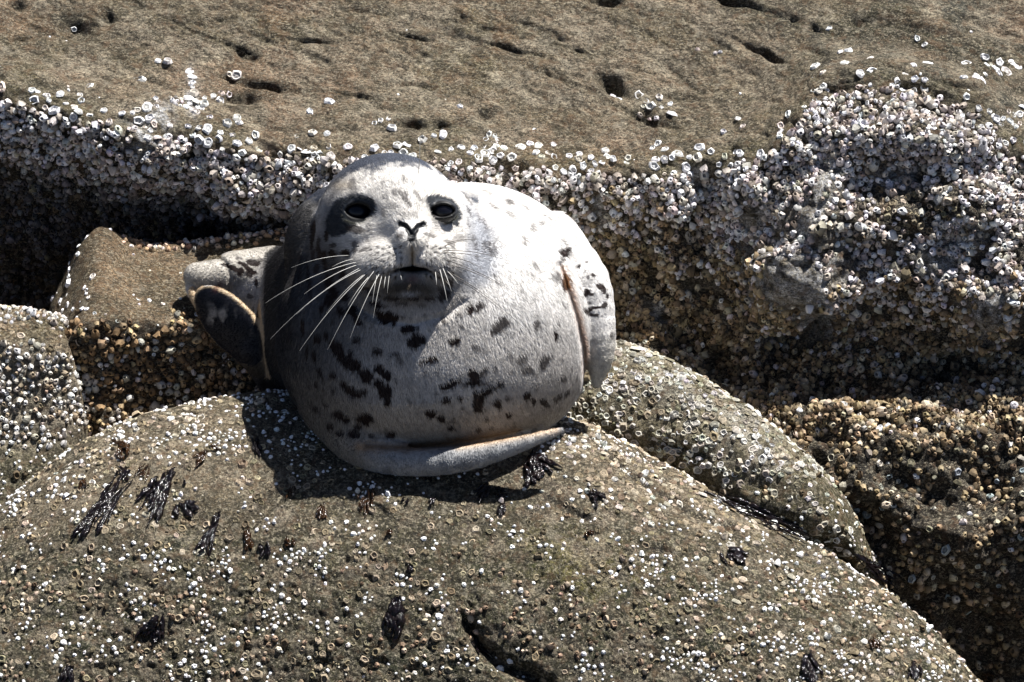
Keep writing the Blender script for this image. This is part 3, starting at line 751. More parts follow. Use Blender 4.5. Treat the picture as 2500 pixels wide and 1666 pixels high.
def seal_sdf(p):
    p = p.astype(np.float32)
    body = ell(p, (1062, 795, 70), (385, 318, 285))
    body = smin(body, ell(p, (1140, 705, -90), (300, 268, 300)), 60)
    body = smin(body, ell(p, (1058, 898, 70), (352, 206, 262)), 50)
    neck = rcone(p, (945, 560, 110), (985, 760, 20), 150, 300)
    body = smin(body, neck, 60)
    body = smin(body, ell(p, (852, 604, 0), (160, 166, 150)), 40)
    back = ell(p, (830, 785, -190), (212, 275, 250))
    back = smin(back, rcone(p, (800, 760, -240), (640, 690, -275), 170, 84), 60)
    body = smin(body, back, 26)
    # head
    head = ell(p, (953, 538, 170), (171, 164, 190))
    head = smin(head, ell(p, (965, 600, 220), (160, 108, 140)), 40)
    head = smin(head, rcone(p, (985, 490, 290), (1008, 575, 372), 66, 40), 40)
    # hollows either side of the bridge where the eyes sit
    for ex, ey, er in EYES: head = smax(head, -ell(p, (ex, ey + 4, 392), (46, 38, 60)), 26)
    muz = smin(ell(p, (938, 638, 334), (82, 56, 78), rotz(-18)), ell(p, (1066, 636, 334), (68, 54, 78), rotz(18)), 10)
    muz = smin(muz, ell(p, (1008, 590, 378), (36, 26, 40)), 22)
    head = smin(head, muz, 18)
    head = smin(head, ell(p, (1006, 696, 314), (72, 42, 70)), 14)
    head = smin(head, rcone(p, (1004, 700, 200), (1020, 815, 115), 116, 246), 66)
    head = smin(head, ell(p, (1075, 625, 50), (116, 130, 150)), 50)
    head = smin(head, ell(p, (1012, 678, 356), (34, 22, 26)), 14)
    body = smin(body, head, 60)
    # flippers
    body = smin(body, chain(p, FLIP_R, k=22), np.interp(p[:, 1], [560, 600, 670], [70, 50, 8]).astype(np.float32))
    body = smin(body, chain(p, FLIP_F, k=22), np.interp(p[:, 0], [840, 960, 1020], [60, 22, 8]).astype(np.float32))
    x_, y_ = p[:, 0], p[:, 1]
    tail = chain(p, FLIP_T, k=20)
    tail = smin(tail, rcone(p, (650, 690, -280), (556, 662, -262), 92, 58), 14)
    tail = smin(tail, chain(p, [(600, 700, -250, 50), (560, 715, -238, 28), (520, 735, -230, 14)], k=14), 18)
    i = np.nonzero((x_ < 640) & (y_ < 730) & (y_ > 590))[0]
    if len(i): tail[i] += 8 * np.exp(-(polydist(x_[i], y_[i], [(500, 606), (538, 632), (552, 665), (545, 705)]) / 6.) ** 2)
    body = smin(body, tail, 20)
    body = smin(body, chain(p, [(468, 672, -226, 17), (452, 690, -214, 14), (462, 720, -200, 11), (486, 760, -190, 9)], k=6), 6)
    sole = ell(p, (556, 786, -150), (122, 66, 24), DARKROT)
    sole = smin(sole, rcone(p, (610, 850, -175), (690, 930, -220), 42, 66), 26)
    body = smin(body, sole, 10)
    # carved lines: mouth, nostrils, philtrum, eye openings
    x, y, z = p[:, 0], p[:, 1], p[:, 2]
    fr = z > 250
    i = np.nonzero(fr & (x > 860) & (x < 1150) & (y > 470) & (y < 740))[0]
    if len(i):
        xi, yi = x[i], y[i]; b = body[i]
        g = polydist(xi, yi, MOUTH)
        cut = (5 + 12 * np.exp(-((xi - 1010) / 48) ** 2)) * np.exp(-(g / 7.) ** 2) + 13 * blob(xi, yi, 1012, 656, 27, 9)
        cut = cut + 6 * np.exp(-(polydist(xi, yi, [(1010, 588), (1011, 650)]) / 4.5) ** 2)
        cut = cut + 8 * np.exp(-(polydist(xi, yi, [(987, 550), (1000, 560), (1007, 574)]) / 4.5) ** 2) + 8 * np.exp(-(polydist(xi, yi, [(1033, 550), (1020, 560), (1013, 574)]) / 4.5) ** 2)
        body[i] = b + cut
    for ex, ey, er in EYES:
        d = np.sqrt(((p - np.array([ex, ey, eyez(ex)], np.float32)) ** 2).sum(1)) - er
        # lids: ring slightly proud, then the hollow of the ball
        body = smin(body, ell(p, (ex, ey, eyez(ex) + 3), (er + 9, er + 2, er)), 8)
        rr_ = rotz(5 if ex < 1000 else -4)
        hole = smax(ell(p, (ex, ey - 12, eyez(ex) + er), (er + 10, er + .5, er + 8), rr_), ell(p, (ex, ey + 11, eyez(ex) + er), (er + 10, er + .5, er + 8), rr_), 2)
        body = smax(body, -hole, 4)
    # soft folds
    i = np.nonzero((x > 1340) & (x < 1470) & (y > 630) & (z > 0))[0]
    if len(i): body[i] += 11 * np.exp(-(polydist(x[i], y[i], [(1362, 640), (1376, 690), (1400, 760), (1418, 840), (1426, 930)]) / 7.) ** 2)
    i = np.nonzero((y > 1000) & (x > 880) & (z > 150))[0]
    if len(i): body[i] += 9 * np.exp(-(polydist(x[i], y[i], [(900, 1072), (1000, 1080), (1100, 1072), (1200, 1056), (1300, 1036)]) / 7.) ** 2)
    i = np.nonzero((x > 690) & (x < 840) & (y < 900) & (z > -120))[0]
    if len(i): body[i] += 5 * np.exp(-(polydist(x[i], y[i], [(770, 500), (752, 570), (738, 680), (742, 800)]) / 20.) ** 2)
    i = np.nonzero((y > 720) & (y < 850) & (z > 200))[0]
    if len(i): body[i] += 7 * np.exp(-(polydist(x[i], y[i], [(870, 740), (930, 772), (1010, 785), (1090, 765), (1130, 730)]) / 10.) ** 2)
    body = body - 3.0 * np.exp(-((y - 755 + .0006 * (x - 1000) ** 2) / 16) ** 2) * (np.abs(x - 1000) < 190) * fr * 0
    return body
def eyez(ex): return 300. if ex < 1000 else 302.

def surface_nets(fn, lo, hi, h):
    ax = [np.arange(a, b, h) for a, b in zip(lo, hi)]
    shp = tuple(len(a) for a in ax)
    # evaluate coarsely first, refine only near the surface
    G = np.stack(np.meshgrid(*ax, indexing='ij'), -1).reshape(-1, 3)
    Vv = np.empty(len(G), np.float32)
    cs = np.stack(np.meshgrid(*[a[::4] for a in ax], indexing='ij'), -1); cv = fn(cs.reshape(-1, 3)).reshape(cs.shape[:3])
    ii = [np.minimum((np.arange(n) + 2) // 4, m - 1) for n, m in zip(shp, cv.shape)]
    Vv[:] = cv[np.ix_(*ii)].reshape(-1)
    nearv = np.nonzero(np.abs(Vv) < 75)[0]; st = 100000
    for i in range(0, len(nearv), st): Vv[nearv[i:i + st]] = fn(G[nearv[i:i + st]])
    Vv = Vv.reshape(shp); ins = Vv < 0
    c = np.zeros(tuple(s - 1 for s in shp), int)
    acc = np.zeros(c.shape + (3,), np.float32); cnt = np.zeros(c.shape, np.float32)
    corners = [(a, b, d) for a in (0, 1) for b in (0, 1) for d in (0, 1)]
    def sub(A, o): return A[o[0]:o[0] + c.shape[0], o[1]:o[1] + c.shape[1], o[2]:o[2] + c.shape[2]]
    for o in corners:
        for a in range(3):
            if o[a]: continue
            o2 = list(o); o2[a] = 1
            v0, v1 = sub(Vv, o), sub(Vv, tuple(o2))
            cr = (v0 < 0) != (v1 < 0)
            t = np.where(cr, v0 / (v0 - v1 + 1e-12), 0)
            pt = np.zeros(c.shape + (3,), np.float32) + np.array(o, np.float32); pt[..., a] = t
            acc += np.where(cr[..., None], pt, 0); cnt += cr
    act = cnt > 0; ids = -np.ones(c.shape, int); ids[act] = np.arange(act.sum())
    I = np.argwhere(act)
    V = (I + acc[act] / cnt[act][:, None]) * h + np.array([a[0] for a in ax])
    quads = []
    for a in range(3):
        b, d = (a + 1) % 3, (a + 2) % 3
        s0 = [slice(1, -1)] * 3; s1 = [slice(1, -1)] * 3
        s0[a] = slice(0, -1); s1[a] = slice(1, None)
        x0 = ins[tuple(s0)]; x1 = ins[tuple(s1)]
        E_ = np.argwhere(x0 != x1); fl = x0[x0 != x1]
        off0 = np.ones(3, int); off0[a] = 0
        E_ = E_ + off0
        q = []
        for ob, od in ((0, 0), (-1, 0), (-1, -1), (0, -1)):
            e = E_.copy(); e[:, b] += ob; e[:, d] += od
            q.append(ids[tuple(np.clip(e, 0, np.array(c.shape) - 1).T)])
        q = np.stack(q, 1); q[~fl] = q[~fl][:, ::-1]
        quads.append(q)
    Q = np.concatenate(quads); Q = Q[(Q >= 0).all(1)]
    return V, Q
def subdivide(V, Q):
    n = len(V)
    e = np.sort(np.stack([Q, np.roll(Q, -1, 1)], -1).reshape(-1, 2), 1)
    key = e[:, 0].astype(np.int64) * n + e[:, 1]
    u, inv = np.unique(key, return_inverse=True)
    mid = (V[u // n] + V[u % n]) / 2
    cen = V[Q].mean(1)
    em = n + inv.reshape(-1, 4); fc = n + len(u) + np.arange(len(Q))
    new = []
    for k in range(4): new.append(np.stack([Q[:, k], em[:, k], fc, em[:, k - 1]], 1))
    return np.concatenate([V, mid, cen]), np.concatenate(new)
TET = np.array([[1, 1, 1], [1, -1, -1], [-1, 1, -1], [-1, -1, 1]], float)
def grad(V, e=1.2):
    g = np.zeros((len(V), 3)); m = 0
    for t in TET:
        f = seal_sdf(V + t * e); g += f[:, None] * t; m = m + f
    return g / (4 * e), m / 4
V, Q = surface_nets(seal_sdf, (400, 350, -480), (1520, 1190, 450), 10.)
print('t nets', time.time() - T0)
for it in range(3):
    g, f = grad(V); V = V - np.clip(f, -6, 6)[:, None] * g / ((g ** 2).sum(1) + .05)[:, None] * .85
    if it == 0: V, Q = subdivide(V, Q)
V, Q = subdivide(V, Q)
g, f = grad(V, 1.6); V = V - np.clip(f, -4, 4)[:, None] * g / ((g ** 2).sum(1) + .05)[:, None] * .9
SN = g / (np.linalg.norm(g, axis=1)[:, None] + 1e-9)
print('seal verts', len(V), 'quads', len(Q))

def nzp(V, wl, off, st=(1, 1, 1), o=3):
    return fbm(V * np.array(st) * S, wl, o, off)
SPOTS = [  # x, y, rx, ry, angle, strength  (coat blotches as the photograph shows them)
    # forehead and bridge
    (866, 452, 10, 20, 10, .75), (875, 470, 8, 14, 30, .6), (990, 440, 6, 14, -35, .6), (985, 478, 9, 13, -20, .7), (997, 492, 9, 26, -30, .95), (1022, 482, 6, 24, -35, .8), (968, 476, 8, 9, 0, .7), (944, 520, 8, 12, 10, .6), (948, 486, 10, 8, 20, .4), (1000, 528, 22, 8, 0, .5), (1020, 530, 6, 12, -20, .5), (960, 505, 9, 7, 0, .4),
    (940, 452, 5, 10, -20, .4), (915, 440, 6, 8, 10, .4), (1040, 470, 6, 10, -30, .4), (880, 560, 20, 9, 10, .65), (910, 560, 8, 12, 0, .35), (876, 600, 8, 16, 0, .55), (1052, 575, 14, 5, 20, .6), (982, 577, 6, 6, 0, .6), (1060, 545, 5, 14, -35, .35), (1115, 580, 16, 8, -20, .35), (1095, 592, 14, 6, 20, .5), (900, 608, 14, 5, -15, .5),
    # left cheek and neck
    (768, 565, 7, 34, 5, .9), (783, 595, 6, 22, 5, .7), (805, 575, 7, 12, 0, .9), (822, 595, 8, 6, 0, .7), (855, 613, 11, 9, 0, 1), (820, 617, 12, 9, 0, .9), (800, 622, 8, 13, 0, .9), (785, 610, 7, 18, 0, .8), (770, 622, 5, 16, 0, .7), (803, 645, 5, 16, 0, .7), (780, 650, 7, 12, 0, .7), (845, 652, 8, 12, 0, .6), (822, 650, 6, 9, 0, .6), (845, 668, 8, 10, 0, .8), (759, 670, 4, 34, -5, .7),
    (812, 685, 12, 20, 0, .9), (824, 708, 10, 18, -25, .9), (810, 727, 14, 14, -20, 1), (851, 720, 9, 9, 0, .8), (838, 750, 8, 14, -30, .9), (868, 752, 16, 13, 30, .9), (880, 775, 10, 14, -30, .9), (792, 745, 5, 12, 0, .8), (765, 700, 5, 26, 0, .6), (737, 640, 4, 30, 0, .45),
    # throat
    (925, 735, 16, 8, 25, .85), (950, 768, 26, 15, 5, 1), (935, 758, 14, 7, 20, .9), (920, 712, 20, 4, 12, .7), (960, 722, 20, 5, 5, .7), (1010, 722, 18, 5, 0, .75), (1050, 722, 16, 5, -5, .7), (985, 735, 14, 4, 0, .6), (1085, 715, 14, 14, -20, .75), (1075, 700, 10, 6, -20, .6), (1098, 690, 8, 12, -20, .7), (945, 742, 8, 4, 0, .6), (1030, 738, 10, 4, 0, .5), (900, 700, 14, 5, 20, .7),
    (1002, 795, 22, 9, -3, .95), (1020, 820, 26, 13, 5, .95), (1013, 833, 16, 8, 8, .95), (990, 768, 8, 4, 0, .5), (1050, 870, 18, 6, -15, .9), (1028, 877, 8, 4, 0, .7), (970, 855, 10, 5, 0, .6), (925, 848, 14, 9, 10, .8), (860, 850, 8, 6, 0, .8), (875, 822, 9, 8, 0, .8),
    # left chest
    (744, 790, 5, 20, -5, .9), (780, 818, 8, 14, -20, .9), (803, 810, 6, 12, -5, .9), (773, 860, 6, 14, -5, .9), (786, 895, 7, 8, 0, .8), (832, 845, 13, 30, -28, 1), (852, 872, 14, 14, -30, 1), (872, 882, 18, 14, -20, 1), (900, 905, 16, 20, -55, 1), (932, 892, 20, 13, 30, 1), (948, 905, 12, 14, -20, 1), (930, 928, 18, 12, 50, 1), (945, 945, 18, 16, 0, 1), (950, 968, 9, 10, 0, .9), (842, 928, 10, 8, 30, .9), (868, 945, 22, 11, 25, 1), (890, 945, 9, 9, 0, .8), (818, 905, 8, 8, 0, .8), (777, 930, 5, 9, 0, .7), (790, 905, 4, 16, -20, .7), (755, 850, 4, 16, 0, .7),
    (830, 1000, 16, 10, 30, .95), (850, 1010, 8, 8, 0, .9), (893, 1010, 18, 14, 35, .95), (875, 1030, 12, 8, 0, .8), (868, 1048, 16, 12, 30, .9), (810, 1030, 10, 8, 20, .8), (835, 1045, 12, 8, 0, .8), (956, 1050, 12, 9, 0, .9), (910, 1052, 9, 6, 0, .7), (978, 1076, 14, 5, 0, .8), (905, 1086, 14, 6, 0, .9), (948, 1086, 9, 5, 0, .8), (775, 985, 8, 6, 30, .7), (800, 978, 9, 5, 20, .7),
    # right chest
    (1146, 750, 9, 12, 20, .85), (1165, 745, 7, 14, 20, .8), (1175, 740, 8, 8, 20, .7), (1217, 788, 14, 24, 42, .75), (1232, 778, 8, 10, 30, .7), (1110, 825, 16, 9, -20, .85), (1125, 790, 6, 8, 0, .5), (1158, 838, 9, 6, 0, .6), (1172, 846, 6, 7, 30, .4), (1304, 784, 8, 10, 20, .7), (1302, 765, 5, 7, 0, .4), (1350, 811, 6, 11, 0, .85), (1240, 858, 6, 7, 0, .5), (1268, 870, 10, 14, 40, .6), (1323, 875, 12, 18, 30, .7), (1340, 862, 6, 9, 0, .4), (1284, 895, 18, 9, -10, .6), (1300, 640, 6, 6, 0, .5), (1295, 550, 6, 12, 10, .5), (1316, 540, 6, 7, 0, .5), (1275, 583, 6, 12, -15, .5), (1303, 647, 7, 6, 0, .45), (1300, 720, 4, 10, 0, .35), (1205, 668, 5, 6, 0, .5), (1268, 700, 4, 14, 0, .3),
    (1155, 905, 15, 12, 45, .85), (1175, 900, 8, 20, 50, .7), (1150, 922, 18, 8, 0, .85), (1180, 925, 10, 6, 0, .6), (1095, 930, 24, 9, -25, .85), (1120, 920, 10, 6, 0, .7), (1090, 965, 16, 7, -20, .8), (1052, 997, 14, 9, 5, .9), (1078, 1008, 12, 8, 10, .9), (1099, 1032, 9, 7, 0, .8), (1066, 950, 6, 5, 0, .5), (1124, 961, 8, 6, 0, .8), (1167, 975, 12, 20, 20, .9), (1160, 953, 8, 12, 0, .8), (1183, 945, 14, 9, -20, .85), (1210, 972, 13, 10, -10, .95), (1235, 960, 8, 8, 0, .6), (1215, 930, 16, 7, -30, .8), (1195, 935, 10, 6, 0, .7), (1238, 1003, 8, 8, 0, .9), (1282, 955, 10, 9, 0, .85), (1298, 968, 6, 8, -20, .8), (1322, 970, 9, 9, 20, .8), (1330, 978, 7, 5, 0, .7), (1372, 915, 7, 9, 20, .6), (1360, 960, 6, 10, 40, .7), (1380, 950, 5, 10, 40, .7), (1352, 965, 6, 5, 0, .6), (1186, 1010, 6, 6, 0, .6), (1166, 1037, 7, 5, 0, .7), (1198, 1034, 7, 4, 0, .6), (1108, 1058, 18, 4, 0, .6), (1042, 900, 5, 4, 0, .5), (1130, 985, 5, 5, 0, .5), (1170, 990, 8, 7, 20, .7), (1244, 900, 5, 6, 0, .4), (1206, 890, 5, 8, 30, .5),
    # shoulder and back
    (1236, 487, 10, 7, 30, .6), (1200, 500, 12, 3, 40, .5), (1277, 500, 12, 4, 40, .45), (1240, 518, 16, 5, 40, .35), (1332, 527, 16, 3, 35, .3), (1370, 583, 12, 3, 45, .4), (1185, 465, 14, 3, 30, .3),
    # strokes behind the cheek, on the shadowed shoulder
    (1140, 485, 3, 20, -35, .5), (1142, 515, 3, 14, -25, .6), (1165, 530, 3, 16, -25, .45), (1180, 545, 3, 16, -22, .5), (1140, 545, 3, 14, -10, .4), (1152, 580, 5, 10, 0, .4), (1157, 600, 5, 12, 0, .45), (1178, 600, 5, 16, -5, .5), (1191, 605, 4, 18, -5, .6), (1203, 605, 4, 16, -8, .5), (1160, 625, 4, 9, 0, .4), (1180, 560, 4, 9, 0, .3),
    # right fore flipper
    (1372, 612, 11, 13, 20, .95), (1366, 622, 7, 7, 0, .8), (1380, 603, 8, 6, 0, .7), (1428, 634, 5, 4, 0, .7), (1407, 645, 6, 6, 0, .8), (1443, 666, 6, 4, 30, .8), (1430, 672, 4, 5, 0, .6), (1462, 693, 11, 7, 20, .9), (1468, 702, 6, 9, 0, .8), (1427, 708, 9, 10, 30, .95), (1437, 713, 7, 4, 0, .8), (1478, 716, 4, 6, 0, .8), (1447, 745, 22, 4, -8, .85), (1425, 750, 10, 6, 20, .8), (1470, 740, 6, 10, 25, .8), (1443, 762, 11, 4, 0, .8), (1432, 733, 6, 4, 0, .6), (1487, 812, 3, 12, 0, .6), (1374, 682, 12, 20, -8, .95), (1356, 668, 6, 12, -10, .6),
    # tail stock
    (556, 645, 22, 7, 30, .95), (575, 655, 10, 12, 20, .9), (600, 650, 7, 22, -55, .95), (606, 632, 14, 9, 10, .95), (580, 634, 12, 5, 25, .85), (570, 620, 8, 3, 0, .7), (540, 638, 10, 5, 10, .8), (615, 680, 5, 12, -15, .9), (560, 670, 4, 7, -20, .7), (600, 715, 8, 6, 0, .6), (596, 660, 12, 8, 40, .8), (550, 630, 5, 3, 0, .6), (622, 625, 14, 4, 0, .6)]
def seal_colour(V, N):
    x, y, z = V[:, 0], V[:, 1], V[:, 2]
    C = np.tile(lin(208, 204, 199), (len(V), 1))
    wob = 20 * nzp(V, 14, 1., (1, 1, 1), 3) + 26 * nzp(V, 60, 5.)
    C = mixc(C, lin(178, 170, 160), sm(-.3, .4, nzp(V, 150, 3.)) * .5)
    C = mixc(C, lin(62, 60, 61), .94 * sm(1050, 760, x + .25 * (y - 800)) * sm(520, 640, y) * (x > 640))  # shaded left chest painted into the coat as dark grey
    C = mixc(C, lin(234, 231, 227), .8 * sm(1080, 1230, x) * sm(960, 700, y))  # sunlit right side painted into the coat as near white
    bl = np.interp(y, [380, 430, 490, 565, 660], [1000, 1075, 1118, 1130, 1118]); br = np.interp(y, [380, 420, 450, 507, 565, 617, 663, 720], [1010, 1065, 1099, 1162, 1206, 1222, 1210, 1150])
    C = mixc(C, lin(146, 152, 164), .7 * sm(24, -34, x - br + .6 * wob) * sm(-8, 16, x - bl) * (y < 760) * sm(740, 660, y))  # shade on the neck beside the head, painted into the coat
    # belly tint
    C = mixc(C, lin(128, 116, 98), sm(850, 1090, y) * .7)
    # dorsal coat: dark blue grey where the back turns away, crown and left side; the left holds painted shade too
    dor = lin(44, 54, 72)
    face = np.hypot((x - 985) / 1.0, (y - 548) / .98)
    z0 = np.interp(x, [780, 850, 950, 1050, 1110, 1160], [485, 440, 408, 414, 446, 500])
    crown = sm(12, -12, y - z0 + wob) * (x > 700) * (x < 1165) * sm(-120, 40, z)
    crown = crown * np.where(x > 1060, sm(0, 90, z - (x - 1060) * .6), 1)
    C = mixc(C, dor, crown * .92)
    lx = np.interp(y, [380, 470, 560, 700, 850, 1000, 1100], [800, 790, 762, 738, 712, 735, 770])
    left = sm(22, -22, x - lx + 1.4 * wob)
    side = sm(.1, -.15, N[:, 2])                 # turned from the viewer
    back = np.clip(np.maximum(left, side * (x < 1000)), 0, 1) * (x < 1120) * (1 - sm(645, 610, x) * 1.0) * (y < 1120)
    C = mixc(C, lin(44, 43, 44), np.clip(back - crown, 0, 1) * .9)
    C = mixc(C, lin(92, 94, 100), .6 * np.clip(1 - np.abs(x - lx - 34) / 34, 0, 1) * (y < 800) * (z > -50))
    # face whiter
    C = mixc(C, lin(232, 228, 222), .75 * sm(190, 120, face) * (z > 120) * (y < 690) * (1 - crown))
    C = mixc(C, lin(196, 176, 140), .6 * blob(x, y, 1012, 625, 10, 26) * (z > 250) + .35 * blob(x, y, 845, 455, 30, 14) + .3 * blob(x, y, 1078, 466, 30, 12))
    # throat
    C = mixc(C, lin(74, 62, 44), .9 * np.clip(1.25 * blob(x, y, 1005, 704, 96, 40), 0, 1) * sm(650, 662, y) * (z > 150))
    C = mixc(C, lin(220, 220, 222), .5 * blob(x, y, 1003, 712, 30, 7) * (z > 200))  # chin highlight painted in as a pale streak
    # eye patches
    jag = 3.5 * nzp(V, 9, 2., (1, 1, 1), 2)
    def pol(pts):
        p = np.array(pts, float); a = np.arctan2(y - p[0, 1], x - p[0, 0]); r = np.hypot(x - p[0, 0], y - p[0, 1])
        pa = np.arctan2(p[1:, 1] - p[0, 1], p[1:, 0] - p[0, 0]); pr = np.hypot(p[1:, 0] - p[0, 0], p[1:, 1] - p[0, 1])
        o = np.argsort(pa); pa = pa[o]; pr = pr[o]
        return r + jag - np.interp(a, np.concatenate([[pa[-1] - 2 * np.pi], pa, [pa[0] + 2 * np.pi]]), np.concatenate([[pr[-1]], pr, [pr[0]]]))
    pl = pol([(872, 514), (824, 494), (850, 484), (885, 478), (912, 484), (927, 500), (926, 517), (905, 535), (880, 545), (868, 560), (845, 572), (820, 578), (806, 560), (802, 540), (812, 520)])
    prr = pol([(1086, 512), (1042, 482), (1060, 478), (1085, 483), (1108, 493), (1120, 512), (1125, 530), (1116, 540), (1118, 556), (1100, 548), (1078, 542), (1060, 528), (1045, 508)])
    for q in (pl, prr):
        m = sm(3, -3, q) * (z > 120)
        C = mixc(C, lin(36, 42, 50), m * .96)
    C = mixc(C, lin(22, 22, 30), sm(0, .5, nzp(V, 26, 9.)) * sm(2, -6, np.minimum(pl, prr)) * .8 * (z > 120))
    # warm rim under each eye, black lid line
    for ex, ey, er in EYES:
        rr = np.hypot((x - ex) / 1.05, (y - ey) / .86)
        C = mixc(C, lin(10, 9, 12), sm(er + 6, er + 1, rr) * (z > 200))
        arc = np.exp(-((rr - er - 8) / 3.2) ** 2) * sm(4, 14, y - ey) * (z > 200)
        C = mixc(C, lin(96, 94, 70), arc * .35)
    # nose, mouth, philtrum
    nd = np.minimum(polydist(x, y, [(984, 548), (995, 551), (1003, 561), (1008, 575)]), polydist(x, y, [(1036, 548), (1025, 551), (1017, 561), (1012, 575)]))
    C = mixc(C, lin(20, 22, 26), sm(8.2, 5.6, np.minimum(nd, np.minimum(polydist(x, y, [(1010, 570), (1010, 588)]) - 4, polydist(x, y, [(1000, 562), (1010, 572), (1020, 562)]))) + np.where(y > 590, 10, 0)) * (z > 250))
    C = mixc(C, lin(120, 96, 60), .7 * np.exp(-(polydist(x, y, [(1010, 600), (1011, 645)]) / 3.) ** 2) * (z > 250))
    md = polydist(x, y, MOUTH)
    C = mixc(C, lin(16, 12, 11), ((.45 + .5 * np.exp(-((x - 1010) / 55) ** 2)) * np.exp(-(md / 6.) ** 2) + .95 * np.clip(1.6 * blob(x, y, 1012, 656, 28, 9), 0, 1)).clip(0, 1) * (z > 220))
    C = mixc(C, lin(150, 118, 110), .8 * blob(x, y, 1012, 676, 16, 9) * (z > 250))
    # whisker follicles in rows
    dots = np.zeros(len(V))
    for sx, cx in ((-1, 1000), (1, 1028)):
        for r_ in range(6):
            for k_ in range(7):
                dx = (16 + k_ * (13.5 if sx < 0 else 10)) ; yy = 600 + r_ * 13 + .12 * dx * (1 if r_ > 2 else .4) + (k_ % 2) * 4
                if dx / 14 + (5 - r_) * .3 > 7.6: continue
                dots = np.maximum(dots, np.exp(-(((x - cx - sx * dx) / 3.0) ** 2 + ((y - yy) / 2.6) ** 2)))
    C = mixc(C, lin(26, 24, 26), np.clip(dots * 1.9, 0, 1) * .95 * (z > 250))
    # blotches
    w = np.zeros(len(V)); jag2 = 1 + .55 * nzp(V, 14, 4., (1, .8, 1), 2)
    front = N[:, 2] > -.25
    for sx_, sy_, rx, ry, an, st in SPOTS:
        i = np.nonzero((np.abs(x - sx_) < 45) & (np.abs(y - sy_) < 45) & front)[0]
        c, s_ = math.cos(math.radians(an)), math.sin(math.radians(an))
        u = (x[i] - sx_) * c + (y[i] - sy_) * s_; v = -(x[i] - sx_) * s_ + (y[i] - sy_) * c
        rr = np.sqrt((u / rx) ** 2 + (v / ry) ** 2) * jag2[i]
        if sy_ < 550 and 840 < sx_ < 1070: st, rx, ry = st * .6, rx * .85, ry * .85; rr = rr / .85
        w[i] = np.maximum(w[i], min(1, st * 1.2) * sm(1.15, .9, rr))
    small = sm(.30, .44, nzp(V, 20, 40., (1, .7, 1), 2)) * sm(-.2, .3, nzp(V, 90, 41.)) * sm(600, 680, y) * .6 + sm(.3, .42, nzp(V, 11, 50., (1, .7, 1), 2)) * .35 * (y > 640) + sm(.3, .45, nzp(V, 13, 47., (1, .7, 1), 2)) * (face < 130) * .35
    hidden = sm(.28, .4, nzp(V, 34, 43., (1, .7, 1), 2)) * (~front)
    w = np.maximum(w, np.maximum(small, hidden * .8))
    C = mixc(C, lin(42, 31, 28), w)
    # flippers
    rf = chain(V, FLIP_R, k=22); ff = chain(V, FLIP_F, k=22); tf = chain(V, FLIP_T, k=20)
    edge = np.exp(-(polydist(x, y, [(1368, 650), (1388, 705), (1408, 770), (1424, 840), (1426, 900)]) / 9.) ** 2) * (z > -50)
    C = mixc(C, lin(140, 98, 62), edge * .7)
    m = sm(10, 2, rf) * (x > 1300); C = mixc(C, lin(176, 172, 160), m * sm(760, 900, y) * .8)
    m = sm(6, 1, ff) * (y > 1020) * (z > 150)
    C = mixc(C, lin(158, 160, 162), m * .85 * sm(850, 960, x))
    C = mixc(C, lin(98, 102, 108), m * sm(-.1, .4, nzp(V, 44, 8.)) * .6 * sm(850, 960, x))
    topm = sm(6, 1, ff) * np.exp(-(polydist(x, y, [(1120, 1075), (1200, 1062), (1280, 1047), (1350, 1036)]) / 11.) ** 2)
    C = mixc(C, lin(214, 184, 146), topm * .6)
    C = mixc(C, lin(176, 140, 100), .7 * np.exp(-(polydist(x, y, [(880, 1078), (1000, 1078), (1130, 1062), (1250, 1044)]) / 12.) ** 2) * (z > 120))
    tl = sm(8, 2, tf) * (x < 660)
    C = mixc(C, lin(176, 170, 160), tl * (1 - w) * .9)
    # the dark sole with its pale rim
    q = (V - np.array([556, 786, -150])) @ DARKROT
    rr = np.sqrt((q[:, 0] / 122) ** 2 + (q[:, 1] / 66) ** 2)
    near = (np.abs(q[:, 2]) < 40) & (z < -60) & (x < 660) & (y > 690) & (rr < 1.5)
    dk = (near & ((rr < 1.3))).astype(float) * sm(640, 600, x * 0 + 600)
    face_in = sm(1.0, .92, rr + .06 * nzp(V, 30, 5.)) 
    pale = mixc(np.tile(lin(190, 168, 138), (len(V), 1)), lin(18, 20, 30), face_in)
    scuff = sm(.05, .4, nzp(V, 46, 15., (1.6, 1, 1))) * blob(x, y, 545, 770, 60, 24, 15)
    pale = mixc(pale, lin(176, 168, 160), np.clip(scuff * 1.6, 0, 1) * .8)
    C = np.where((dk > .5)[:, None], pale, C)
    rt = sm(40, 0, rcone(V, (610, 850, -175), (690, 930, -220), 42, 66)) * (x < 640) * (z < -60) * (rr > .95)
    C = mixc(C, lin(30, 27, 28), rt * .9)
    C = mixc(C, lin(90, 40, 26), .8 * blob(x, y, 522, 690, 8, 14, 30) * (x < 560))
    C = C * (1 - .20 * sm(.02, .35, nzp(V, 10, 71., (1, .6, 1), 3)) - .12 * sm(0, .4, nzp(V, 38, 73.)))[:, None]
    return np.clip(C, .004, .9)
print('t shape', time.time() - T0)
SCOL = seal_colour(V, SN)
print('t colour', time.time() - T0)

